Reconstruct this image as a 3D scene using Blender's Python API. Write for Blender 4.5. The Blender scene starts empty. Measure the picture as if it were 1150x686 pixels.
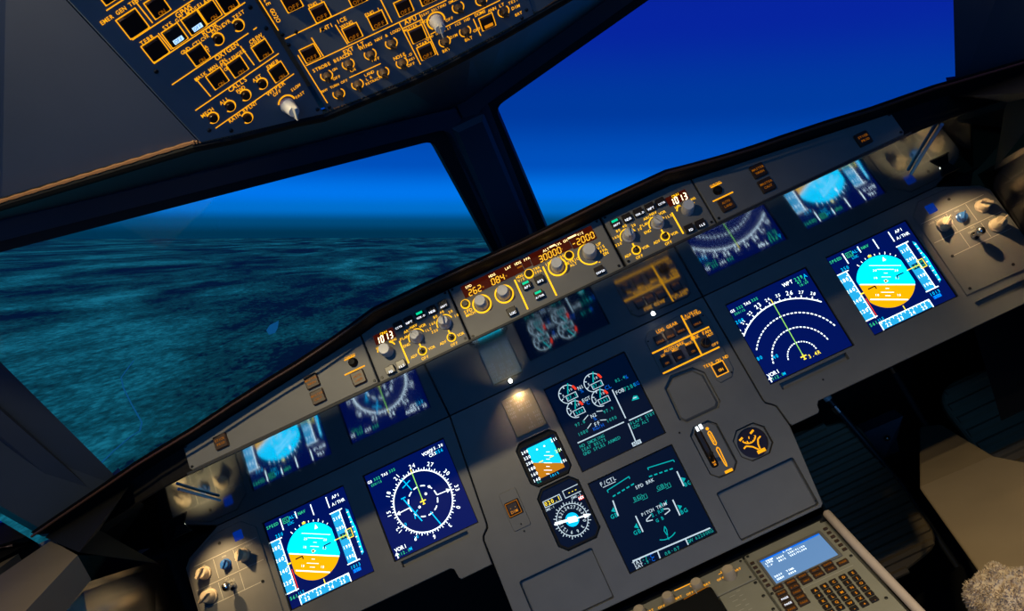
import bpy, bmesh, math, random
from math import sin, cos, pi, radians, atan2, hypot
from mathutils import Vector, Matrix
from mathutils.geometry import tessellate_polygon

random.seed(4)
SC = bpy.context.scene
COL = SC.collection
U = 0.165                      # one display-screen width in metres: the panels are laid out in this unit

# ------------------------------------------------------------------ frames
TAU = radians(23.86)           # rake of the instrument panel
EV = Vector((0, sin(TAU), cos(TAU)))
EW = Vector((0, -cos(TAU), sin(TAU)))
EX = Vector((1, 0, 0)); EY = Vector((0, 1, 0)); EZ = Vector((0, 0, 1))
O0 = Vector((0, 0, 0.95))

class Frame:
    def __init__(s, o, x, y, z):
        s.o, s.x, s.y, s.z = Vector(o), Vector(x).normalized(), Vector(y).normalized(), Vector(z).normalized()
    def p(s, u, v, w=0.0):
        return s.o + (s.x * u + s.y * v + s.z * w) * U
    def rot(s):
        return Matrix((s.x, s.y, s.z)).transposed().to_4x4()

MAIN = Frame(O0, EX, EV, EW)
def from_panel(P):             # panel-frame vector (u, v, w) -> world direction
    return EX * P[0] + EV * P[1] + EW * P[2]
_al, _rho = radians(70), radians(-18)
_D = Vector((0, cos(_al), sin(_al))); _X = Vector((1, 0, 0)); _N = _X.cross(_D)
_E = _X * cos(_rho) + _N * sin(_rho); _NL = _E.cross(_D)
OO = MAIN.p(-1.0045, 2.0145, 4.2449)
OHC = Frame(OO, from_panel(_X), from_panel(_D), from_panel(_N))
OHL = Frame(OO, from_panel(_E), from_panel(_D), from_panel(_NL))
PT = radians(12)
PED = Frame((0, -0.130, 0.637), EX, EY * cos(PT) + EZ * sin(PT), EZ * cos(PT) - EY * sin(PT))
WORLD = Frame((0, 0, 0), EX, EY, EZ)

# ------------------------------------------------------------------ materials
M = {}
def mat(name, col, rough=0.5, metal=0.0, spec=0.5, emit=None, es=0.0, noise=0.0, nscale=60.0, bump=0.0, ior=1.5, coat=0.0):
    m = bpy.data.materials.new(name); m.use_nodes = True
    nt = m.node_tree; b = nt.nodes['Principled BSDF']
    b.inputs['Base Color'].default_value = (*col, 1)
    b.inputs['Roughness'].default_value = rough
    b.inputs['Metallic'].default_value = metal
    b.inputs['Specular IOR Level'].default_value = spec
    b.inputs['IOR'].default_value = ior
    b.inputs['Coat Weight'].default_value = coat
    if emit:
        b.inputs['Emission Color'].default_value = (*emit, 1)
        b.inputs['Emission Strength'].default_value = es
    if noise or bump:
        tc = nt.nodes.new('ShaderNodeTexCoord')
        n = nt.nodes.new('ShaderNodeTexNoise'); n.inputs['Scale'].default_value = nscale; n.inputs['Detail'].default_value = 5
        nt.links.new(tc.outputs['Object'], n.inputs['Vector'])
        if noise:
            r = nt.nodes.new('ShaderNodeMapRange')
            r.inputs['From Min'].default_value = 0.3; r.inputs['From Max'].default_value = 0.7
            r.inputs['To Min'].default_value = 1 - noise; r.inputs['To Max'].default_value = 1 + noise
            nt.links.new(n.outputs['Fac'], r.inputs['Value'])
            mx = nt.nodes.new('ShaderNodeVectorMath'); mx.operation = 'SCALE'
            mx.inputs[0].default_value = col
            nt.links.new(r.outputs['Result'], mx.inputs['Scale'])
            nt.links.new(mx.outputs['Vector'], b.inputs['Base Color'])
        if bump:
            bp = nt.nodes.new('ShaderNodeBump'); bp.inputs['Strength'].default_value = bump; bp.inputs['Distance'].default_value = 0.002
            nt.links.new(n.outputs['Fac'], bp.inputs['Height'])
            nt.links.new(bp.outputs['Normal'], b.inputs['Normal'])
    M[name] = m
    return m
def glow(name, col, s):
    return mat(name, (col[0] * 0.1, col[1] * 0.1, col[2] * 0.1), 0.5, spec=0.1, emit=col, es=s)

mat('panel', (0.150, 0.145, 0.135), 0.45, noise=0.06, nscale=25, bump=0.06)
mat('face', (0.145, 0.14, 0.13), 0.5, noise=0.06, nscale=30, bump=0.05)
mat('overhead', (0.13, 0.15, 0.17), 0.5, noise=0.08, nscale=14)
mat('liner', (0.13, 0.14, 0.165), 0.75, noise=0.08, nscale=8)
mat('black', (0.003, 0.003, 0.003), 0.6, spec=0.25)
mat('cowl', (0.006, 0.005, 0.005), 0.7, spec=0.2, noise=0.2, nscale=200, bump=0.15)
mat('gloss', (0.27, 0.36, 0.42), 0.08, metal=1.0)
mat('darkgloss', (0.005, 0.004, 0.003), 0.16, spec=0.25)
mat('ledge', (0.13, 0.105, 0.075), 0.5, noise=0.08, nscale=9)  # darker copy of beige: the ledge's dim light is put into the colour
mat('piping', (0.05, 0.018, 0.007), 0.5)
mat('frame_navy', (0.035, 0.05, 0.078), 0.45, noise=0.1, nscale=6)
mat('rubber', (0.01, 0.012, 0.016), 0.6)
mat('key', (0.02, 0.014, 0.012), 0.35)
mat('maroon', (0.022, 0.006, 0.006), 0.3)
mat('brown_key', (0.05, 0.024, 0.014), 0.4)
mat('knob_grey', (0.62, 0.60, 0.57), 0.4, noise=0.05, nscale=120)
mat('knob_tan', (0.50, 0.40, 0.28), 0.38, noise=0.05, nscale=120)
mat('steel', (0.6, 0.58, 0.55), 0.22, metal=1.0)
mat('cord', (0.16, 0.075, 0.03), 0.6)
mat('beige', (0.28, 0.205, 0.125), 0.42, noise=0.08, nscale=9, bump=0.05)
mat('rail', (0.55, 0.45, 0.40), 0.55, noise=0.05, nscale=40)
mat('rib', (0.24, 0.17, 0.09), 0.5)
mat('arm_black', (0.03, 0.03, 0.03), 0.4)
mat('fleece', (0.62, 0.50, 0.38), 0.95)
mat('screw', (0.03, 0.03, 0.03), 0.35, metal=0.6)
mat('pinkring', (0.10, 0.06, 0.03), 0.4)
mat('placard', (0.30, 0.25, 0.15), 0.28, metal=0.6, noise=0.05, nscale=30)
mat('etch', (0.42, 0.40, 0.34), 0.5)
mat('blue_rod', (0.02, 0.10, 0.35), 0.25)
mat('ped_grey', (0.25, 0.24, 0.195), 0.5, noise=0.06, nscale=30)
mat('lcd_blue', (0.1, 0.15, 0.2), 0.25, emit=(0.13, 0.33, 0.72), es=0.62)
mat('lcd_edge', (0.0, 0.05, 0.2), 0.3, emit=(0.0, 0.17, 0.95), es=0.9)
mat('floor_dark', (0.012, 0.011, 0.010), 0.7)
glow('amber', (1.0, 0.40, 0.006), 1.2)
glow('amber_lo', (1.0, 0.30, 0.006), 0.28)
glow('amber_mid', (1.0, 0.34, 0.01), 0.7)
glow('yellow', (1.0, 0.52, 0.01), 1.5)
glow('digit', (1.0, 0.50, 0.03), 1.3)
glow('digit_hot', (1.0, 0.72, 0.42), 3.5)
glow('window_red', (0.10, 0.008, 0.002), 0.5)
glow('white_leg', (0.85, 0.9, 1.0), 1.6)
glow('warm_leg', (1.0, 0.72, 0.30), 2.2)
glow('off_blue', (0.42, 0.66, 1.0), 1.5)
glow('green_leg', (0.0, 0.62, 0.30), 1.1)
glow('lamp', (1.0, 0.93, 0.8), 14)
# screens
glow('scr_bg', (0.0, 0.006, 0.105), 1.0)
glow('scr_dim', (0.0, 0.004, 0.021), 1.0)
glow('s_white', (0.85, 0.95, 1.0), 1.9)
glow('s_sky', (0.0, 0.62, 1.0), 1.8)
glow('dim_blue', (0.0, 0.02, 0.22), 1.0)
glow('s_earth', (1.0, 0.45, 0.0), 1.15)
glow('s_tape', (0.02, 0.42, 0.80), 1.1)
glow('s_green', (0.04, 0.72, 0.30), 1.0)
glow('s_lime', (0.35, 0.85, 0.12), 1.1)
glow('s_cyan', (0.0, 0.50, 0.95), 1.3)
glow('s_blue', (0.0, 0.10, 0.75), 1.2)
glow('s_yellow', (1.0, 0.75, 0.05), 1.4)
glow('s_red', (1.0, 0.05, 0.02), 1.0)
glow('d_white', (0.60, 0.75, 0.85), 0.95)
glow('d_green', (0.01, 0.38, 0.34), 0.85)
glow('d_teal', (0.0, 0.42, 0.44), 1.0)
glow('d_blue', (0.0, 0.10, 0.60), 1.0)
glow('i_earth', (0.62, 0.22, 0.005), 0.9)
glow('i_sky', (0.0, 0.62, 0.85), 1.2)

# ------------------------------------------------------------------ text glyphs
_gl = {}
def glyph(ch):
    if ch not in _gl:
        cu = bpy.data.curves.new('glyph', 'FONT'); cu.body = ch; cu.resolution_u = 2
        cu.align_x = 'CENTER'; cu.offset = 0.012
        o = bpy.data.objects.new('glyph', cu)
        me = o.to_mesh()
        _gl[ch] = ([(v.co.x, v.co.y) for v in me.vertices], [tuple(p.vertices) for p in me.polygons])
        o.to_mesh_clear(); bpy.data.objects.remove(o); bpy.data.curves.remove(cu)
    return _gl[ch]

SEG = {'0': 'abcdef', '1': 'bc', '2': 'abged', '3': 'abgcd', '4': 'fgbc', '5': 'afgcd', '6': 'afgedc', '7': 'abc', '8': 'abcdefg', '9': 'abcdfg', '-': 'g'}

# ------------------------------------------------------------------ mesh builder (frame units)
class MB:
    def __init__(s): s.v, s.f, s.m, s.mats = [], [], [], []; s.cur = 0
    def use(s, name):
        if name not in s.mats: s.mats.append(name)
        s.cur = s.mats.index(name); return s
    def add(s, vs, fs):
        b = len(s.v); s.v += [tuple(x) for x in vs]
        for f in fs: s.f.append([b + i for i in f]); s.m.append(s.cur)
        return s
    def box(s, u0, u1, v0, v1, w0, w1):
        c = [(u0, v0, w0), (u1, v0, w0), (u1, v1, w0), (u0, v1, w0), (u0, v0, w1), (u1, v0, w1), (u1, v1, w1), (u0, v1, w1)]
        return s.add(c, [(3, 2, 1, 0), (4, 5, 6, 7), (0, 1, 5, 4), (1, 2, 6, 5), (2, 3, 7, 6), (3, 0, 4, 7)])
    def hexa(s, c):            # eight corners, bottom ring then top ring
        return s.add(c, [(3, 2, 1, 0), (4, 5, 6, 7), (0, 1, 5, 4), (1, 2, 6, 5), (2, 3, 7, 6), (3, 0, 4, 7)])
    def plate(s, outer, w0, w1, ch=0.0, holes=()):
        outer = ccw(outer); n = len(outer)
        top = inset(outer, ch) if ch else outer
        rings = [[(x, y, w0) for x, y in outer], [(x, y, w1 - ch) for x, y in outer], [(x, y, w1) for x, y in top]]
        if not ch: rings = [rings[0], rings[2]]
        vs = sum(rings, []); fs = []
        for r in range(len(rings) - 1):
            for i in range(n):
                j = (i + 1) % n; fs.append((r * n + i, r * n + j, (r + 1) * n + j, (r + 1) * n + i))
        s.add(vs, fs)
        if holes:
            loops = [[Vector((x, y, 0)) for x, y in top]] + [[Vector((x, y, 0)) for x, y in h] for h in holes]
            flat = sum(loops, []); tr = tessellate_polygon(loops)
            out = []
            for a, b, c in tr:
                A, B, Cc = flat[a], flat[b], flat[c]
                out.append((a, b, c) if (B - A).cross(Cc - A).z > 0 else (a, c, b))
            s.add([(p.x, p.y, w1) for p in flat], out)
            for h in holes:
                h = ccw(h); k = len(h)
                s.add([(x, y, w1) for x, y in h] + [(x, y, w0) for x, y in h], [(i, i + k, (i + 1) % k + k, (i + 1) % k) for i in range(k)])
        else:
            s.add([(x, y, w1) for x, y in top], [tuple(range(n))])
            s.add([(x, y, w0) for x, y in outer], [tuple(range(n))[::-1]])
        return s
    def poly(s, pts, w): return s.add([(x, y, w) for x, y in pts], [tuple(range(len(pts)))])
    def rect(s, u0, u1, v0, v1, w): return s.poly([(u0, v0), (u1, v0), (u1, v1), (u0, v1)], w)
    def line(s, a, b, wd, w):
        dx, dy = b[0] - a[0], b[1] - a[1]; l = hypot(dx, dy) or 1e-9; nx, ny = -dy / l * wd / 2, dx / l * wd / 2
        return s.poly([(a[0] - nx, a[1] - ny), (b[0] - nx, b[1] - ny), (b[0] + nx, b[1] + ny), (a[0] + nx, a[1] + ny)], w)
    def lines(s, pts, wd, w):
        for a, b in zip(pts, pts[1:]): s.line(a, b, wd, w)
        return s
    def frame(s, u0, u1, v0, v1, wd, w):
        h = wd / 2
        s.rect(u0 - h, u1 + h, v0 - h, v0 + h, w); s.rect(u0 - h, u1 + h, v1 - h, v1 + h, w)
        s.rect(u0 - h, u0 + h, v0 + h, v1 - h, w); return s.rect(u1 - h, u1 + h, v0 + h, v1 - h, w)
    def arc(s, c, r, a0, a1, wd, w, n=40, dash=0):
        a0, a1 = radians(a0), radians(a1)
        if dash:
            st = (a1 - a0) / dash
            for k in range(dash): s._arc(c, r, a0 + st * k, a0 + st * (k + 0.62), wd, w, 4)
        else: s._arc(c, r, a0, a1, wd, w, n)
        return s
    def _arc(s, c, r, a0, a1, wd, w, n):
        vs = []
        for i in range(n + 1):
            a = a0 + (a1 - a0) * i / n
            for q in (r - wd / 2, r + wd / 2): vs.append((c[0] + q * cos(a), c[1] + q * sin(a), w))
        s.add(vs, [(2 * i, 2 * i + 1, 2 * i + 3, 2 * i + 2) for i in range(n)])
    def disc(s, c, r, w, n=24): return s.poly([(c[0] + r * cos(2 * pi * i / n), c[1] + r * sin(2 * pi * i / n)) for i in range(n)], w)
    def ring3(s, c, r, wd, w0, w1, n=28):   # raised ring
        prof = [(w0, r + wd / 2), (w1, r + wd / 2), (w1, r - wd / 2), (w0, r - wd / 2)]
        return s.lathe(c, prof, n, cap=False)
    def lathe(s, c, prof, n=24, cap=True):
        vs = []; fs = []
        for w, r in prof:
            for i in range(n): a = 2 * pi * i / n; vs.append((c[0] + r * cos(a), c[1] + r * sin(a), w))
        for k in range(len(prof) - 1):
            for i in range(n):
                j = (i + 1) % n; fs.append((k * n + i, k * n + j, (k + 1) * n + j, (k + 1) * n + i))
        if cap: fs.append(tuple((len(prof) - 1) * n + i for i in range(n)))
        return s.add(vs, fs)
    def sphere(s, c, r, n=16, m=10):
        vs = []; fs = []
        for k in range(m + 1):
            t = pi * k / m
            for i in range(n): a = 2 * pi * i / n; vs.append((c[0] + r * sin(t) * cos(a), c[1] + r * sin(t) * sin(a), c[2] + r * cos(t)))
        for k in range(m):
            for i in range(n): j = (i + 1) % n; fs.append((k * n + i, (k + 1) * n + i, (k + 1) * n + j, k * n + j))
        return s.add(vs, fs)
    def tube(s, path, r, n=10):
        path = [Vector(p) for p in path]; vs = []; fs = []
        rs = r if isinstance(r, (list, tuple)) else [r] * len(path)
        for k, p in enumerate(path):
            t = (path[min(k + 1, len(path) - 1)] - path[max(k - 1, 0)]).normalized()
            a = t.cross(Vector((0.31, 0.2, 0.93))).normalized(); b = t.cross(a)
            for i in range(n):
                g = 2 * pi * i / n; vs.append(tuple(p + (a * cos(g) + b * sin(g)) * rs[k]))
        for k in range(len(path) - 1):
            for i in range(n): j = (i + 1) % n; fs.append((k * n + i, k * n + j, (k + 1) * n + j, (k + 1) * n + i))
        fs.append(tuple(range(n))[::-1]); fs.append(tuple((len(path) - 1) * n + i for i in range(n)))
        return s.add(vs, fs)
    def text(s, t, c, h, w, rot=0.0, align='C', sx=0.62):
        ca, sa = cos(radians(rot)), sin(radians(rot)); sz = h / 0.70; adv = sz * sx
        n = len(t); x0 = {'C': -(n - 1) / 2, 'L': 0.5, 'R': -n + 0.5}[align]
        for i, ch in enumerate(t):
            if ch == ' ': continue
            vs, fs = glyph(ch); ox = (x0 + i) * adv
            s.add([(c[0] + (ox + x * sz * 0.92) * ca - (y * sz - h / 2) * sa, c[1] + (ox + x * sz * 0.92) * sa + (y * sz - h / 2) * ca, w) for x, y in vs], fs)
        return s
    def seg(s, t, c, h, w, sp=None, wd=None, dr=0.5):
        d = h * dr; sp = sp or h * 0.8; wd = wd or h * 0.15; n = len(t)
        for i, ch in enumerate(t):
            x = c[0] + (i - (n - 1) / 2) * sp; y = c[1]; g = wd * 0.5; sl = 0.06 * h
            P = {'tl': (x - d / 2 + sl, y + h / 2), 'tr': (x + d / 2 + sl, y + h / 2), 'ml': (x - d / 2, y), 'mr': (x + d / 2, y), 'bl': (x - d / 2 - sl, y - h / 2), 'br': (x + d / 2 - sl, y - h / 2)}
            E = {'a': ('tl', 'tr'), 'b': ('tr', 'mr'), 'c': ('mr', 'br'), 'd': ('bl', 'br'), 'e': ('ml', 'bl'), 'f': ('tl', 'ml'), 'g': ('ml', 'mr')}
            for q in SEG.get(ch, ''):
                a, b = Vector(P[E[q][0]]), Vector(P[E[q][1]]); t_ = (b - a).normalized() * g * 0.6
                s.line(a + t_, b - t_, wd, w)
        return s
    def build(s, name, frame, parent=None, org=None, mats=None, smooth=False):
        org = Vector(org if org is not None else (0, 0, 0))
        me = bpy.data.meshes.new(name)
        me.from_pydata([((Vector(v) - org) * U) for v in s.v], [], s.f)
        for nme in s.mats: me.materials.append(M[nme])
        me.polygons.foreach_set('material_index', s.m)
        if smooth:
            me.polygons.foreach_set('use_smooth', [True] * len(me.polygons))
        me.update()
        o = bpy.data.objects.new(name, me); COL.objects.link(o)
        if smooth: me.set_sharp_from_angle(angle=radians(40))
        if parent is not None: o.parent = parent
        else: o.matrix_world = Matrix.Translation(frame.p(*org)) @ frame.rot()
        return o

def ccw(p):
    p = [tuple(q) for q in p]
    a = sum(p[i][0] * p[(i + 1) % len(p)][1] - p[(i + 1) % len(p)][0] * p[i][1] for i in range(len(p)))
    return p if a > 0 else p[::-1]
def inset(p, d):
    n = len(p); out = []
    for i in range(n):
        a, b, c = Vector(p[i - 1]), Vector(p[i]), Vector(p[(i + 1) % n])
        e1, e2 = (b - a).normalized(), (c - b).normalized()
        n1, n2 = Vector((-e1.y, e1.x)), Vector((-e2.y, e2.x)); k = (n1 + n2); k = k / max(0.3, (1 + n1.dot(n2)))
        out.append(tuple(b + k * d))
    return out
def rr(u0, u1, v0, v1, r=0.02, n=4):
    out = []
    for cx, cy, a in ((u1 - r, v1 - r, 0), (u0 + r, v1 - r, 90), (u0 + r, v0 + r, 180), (u1 - r, v0 + r, 270)):
        for i in range(n + 1): t = radians(a + 90 * i / n); out.append((cx + r * cos(t), cy + r * sin(t)))
    return out
def cut(u0, u1, v0, v1, c):
    return [(u0 + c, v0), (u1 - c, v0), (u1, v0 + c), (u1, v1 - c), (u1 - c, v1), (u0 + c, v1), (u0, v1 - c), (u0, v0 + c)]

def tag(o, label=None, cat=None, group=None, kind=None):
    if label: o['label'] = label
    if cat: o['category'] = cat
    if group: o['group'] = group
    if kind: o['kind'] = kind
    return o
class Thing:
    """An Empty at the thing's base; parts are authored in the frame's units around it."""
    def __init__(s, name, label, cat, frame, org, group=None):
        s.fr, s.org = frame, Vector(org)
        s.e = bpy.data.objects.new(name, None); COL.objects.link(s.e); s.e.empty_display_size = 0.02
        s.e.matrix_world = Matrix.Translation(frame.p(*org)) @ frame.rot()
        tag(s.e, label, cat, group)
    def part(s, name, mb, parent=None, smooth=False, label=None):
        o = mb.build(name, s.fr, parent or s.e, s.org, smooth=smooth)
        if label: o['label'] = label
        return o
def structure(name, mb, frame=WORLD, org=(0, 0, 0), smooth=False):
    return tag(mb.build(name, frame, None, org, smooth=smooth), kind='structure')
def single(name, mb, label, cat, frame, org, group=None, smooth=False):
    return tag(mb.build(name, frame, None, org, smooth=smooth), label, cat, group)

# ------------------------------------------------------------------ common parts
def screws(t, pts, w, r=0.014):
    for (u, v) in pts:
        mb = MB().use('screw'); mb.lathe((u, v), [(w, r), (w + 0.006, r), (w + 0.009, r * 0.7)], 12)
        mb.use('black').line((u - r * 0.6, v), (u + r * 0.6, v), r * 0.3, w + 0.0095)
        t.part('screw', mb)
def knob(t, c, w, r, h, m='knob_grey', ang=90, name='rotary_knob', skirt=True, ridge=True, off=(0, 0)):
    mb = MB().use(m)
    if skirt: mb.lathe(c, [(w, r * 1.0), (w + h * 0.22, r * 1.0), (w + h * 0.3, r * 0.86), (w + h, r * 0.78), (w + h * 1.08, r * 0.68)], 28)
    else: mb.lathe(c, [(w, r * 0.95), (w + h * 0.9, r * 0.9), (w + h, r * 0.78)], 28)
    if ridge:
        a = radians(ang); d = Vector((cos(a), sin(a))); n = Vector((-d.y, d.x)); wt = w + h * 1.0
        p = [Vector(c) + d * r * 0.92 + n * r * 0.10, Vector(c) + d * r * 0.92 - n * r * 0.10, Vector(c) - d * r * 0.80 - n * r * 0.22, Vector(c) - d * r * 0.80 + n * r * 0.22]
        mb.plate([tuple(q) for q in p], wt, wt + h * 0.45, r * 0.05)
        mb.use('black').line(tuple(Vector(c) + d * r * 0.2), tuple(Vector(c) + d * r * 0.85), r * 0.08, wt + h * 0.452)
    return t.part(name, mb, smooth=True)
def button(t, c, hs, w, m='maroon', h=0.03, name='push_button', legends=(), hv=None):
    hv = hv or hs
    mb = MB().use(m).plate(rr(c[0] - hs, c[0] + hs, c[1] - hv, c[1] + hv, min(hs, hv) * 0.18, 3), w, w + h, min(hs, hv) * 0.12)
    o = t.part(name, mb)
    for (mm, rect_, txt, th) in legends:
        lb = MB().use(mm)
        if rect_: lb.rect(c[0] + rect_[0], c[0] + rect_[1], c[1] + rect_[2], c[1] + rect_[3], w + h + 0.002)
        if txt: lb.text(txt, (c[0] + th[0], c[1] + th[1]), th[2], w + h + 0.003)
        t.part('indicator_light', lb, parent=o)
    return o
# ================================================================== the instrument panel
WS = -0.035                    # the glass of each display sits a little behind the panel face
def clip(poly, a, b, c):       # keep a*x + b*y <= c
    out = []
    for i in range(len(poly)):
        p, q = poly[i], poly[(i + 1) % len(poly)]
        dp, dq = a * p[0] + b * p[1] - c, a * q[0] + b * q[1] - c
        if dp <= 0: out.append(p)
        if dp * dq < 0:
            t = dp / (dp - dq); out.append((p[0] + (q[0] - p[0]) * t, p[1] + (q[1] - p[1]) * t))
    return out

R_OUT = [(1.607, .700), (4.56, .700), (4.98, .50), (5.05, .41), (5.05, -.88), (2.14, -.88), (2.105, -.92), (2.095, -.975), (2.07, -.995), (1.765, -.995), (1.75, -.97), (1.722, -.745), (1.70, -.715), (1.635, -.655), (1.627, -.62)]
L_OUT = [(-1.62, .700), (-1.705, -.56), (-1.72, -.60), (-1.79, -.66), (-1.805, -.70), (-1.815, -.97), (-2.18, -.975), (-2.20, -.95), (-2.215, -.85), (-2.25, -.825), (-5.05, -.83), (-5.05, .41), (-4.98, .50), (-4.56, .700)]
C_OUT = [(-1.605, .700), (-1.69, -.56), (-1.703, -.61), (-1.775, -.67), (-1.79, -.71), (-1.805, -1.84), (-1.79, -1.86), (1.60, -1.86), (1.635, -1.83), (1.735, -1.0), (1.708, -.75), (1.69, -.725), (1.622, -.665), (1.612, -.62), (1.592, .700)]
sq = lambda x, y=0, h=0.512: [(x - h, y - h), (x + h, y - h), (x + h, y + h), (x - h, y + h)]
rc = lambda a, b, c, d: [(a, c), (b, c), (b, d), (a, d)]
def panel(name, label, outer, holes, org):
    t = Thing(name, label, 'instrument panel', MAIN, org, 'instrument panels')
    mb = MB().use('panel').plate(outer, -0.08, 0, 0.006, holes)
    t.part('faceplate', mb)
    mb = MB().use('panel').plate(inset(ccw(outer), 0.02), -0.17, -0.0815, 0)
    t.part('backing_plate', mb)
    return t
PX, NX = 3.55, 2.285
sp = panel('instrument_panel', 'grey instrument panel with two displays on the right, above the pedal well', R_OUT,
           [sq(NX), sq(PX), rc(1.86, 2.67, -.618, -.54), rc(4.17, 4.76, -.725, -.645)], (3.3, -.88, 0))
sp2 = panel('instrument_panel', 'grey instrument panel with two displays at the lower left', L_OUT,
            [sq(-NX), sq(-PX), rc(-2.73, -1.925, -.605, -.535), rc(-4.76, -4.17, -.725, -.645)], (-3.3, -.83, 0))
BLANK = [(.70, -.43), (.76, -.50), (1.15, -.50), (1.205, -.44), (1.205, -.08), (1.11, .03), (.85, .05), (.72, -.05)]
LEVER = cut(.725, 1.055, -1.17, -.565, .075)
GAUGE = cut(1.11, 1.495, -1.16, -.79, .09)
LREC = rr(-1.62, -.755, -1.80, -1.245, .03)
RREC = rr(.69, 1.60, -1.83, -1.285, .03)
cpn = panel('instrument_panel', 'tall grey centre instrument panel holding the two stacked engine displays', C_OUT,
            [sq(0, .01), sq(0, -1.143), BLANK, LEVER, GAUGE, LREC, RREC, cut(-1.085, -.578, -.45, .09, .07), cut(-1.085, -.578, -1.185, -.465, .085)], (0, -1.86, 0))
mb = MB().use('panel').plate(inset(ccw(BLANK), .025), -0.08, -0.045, .02); cpn.part('blanking_plate', mb)
mb = MB().use('panel').plate(inset(ccw(LREC), .012), -0.08, -0.06, .006); cpn.part('cover_plate', mb)
mb = MB().use('panel').plate(inset(ccw(RREC), .012), -0.08, -0.06, .006); cpn.part('cover_plate', mb)
screws(cpn, [(-1.35, -.80), (.64, -.56), (1.58, -1.78)], 0, .011)
screws(sp, [(2.30, -.70)], 0, .011)

# ------------------------------------------------------------------ displays
def display(label, cx, cy, bg, draw, wide=0.5, name='display_unit'):
    t = Thing(name, label, 'display screen', MAIN, (cx, cy - wide, WS), 'square display screens')
    mb = MB().use('black').plate(sq(cx, cy, .508), -0.078, WS + .012, 0, [sq(cx, cy, .499)]); t.part('bezel', mb)
    mb = MB().use(bg).plate(sq(cx, cy, .499), -0.075, WS, 0); s = t.part('screen', mb)
    d = MB(); draw(d, cx, cy, WS); t.part('symbology', d, parent=s)
    return t

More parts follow.
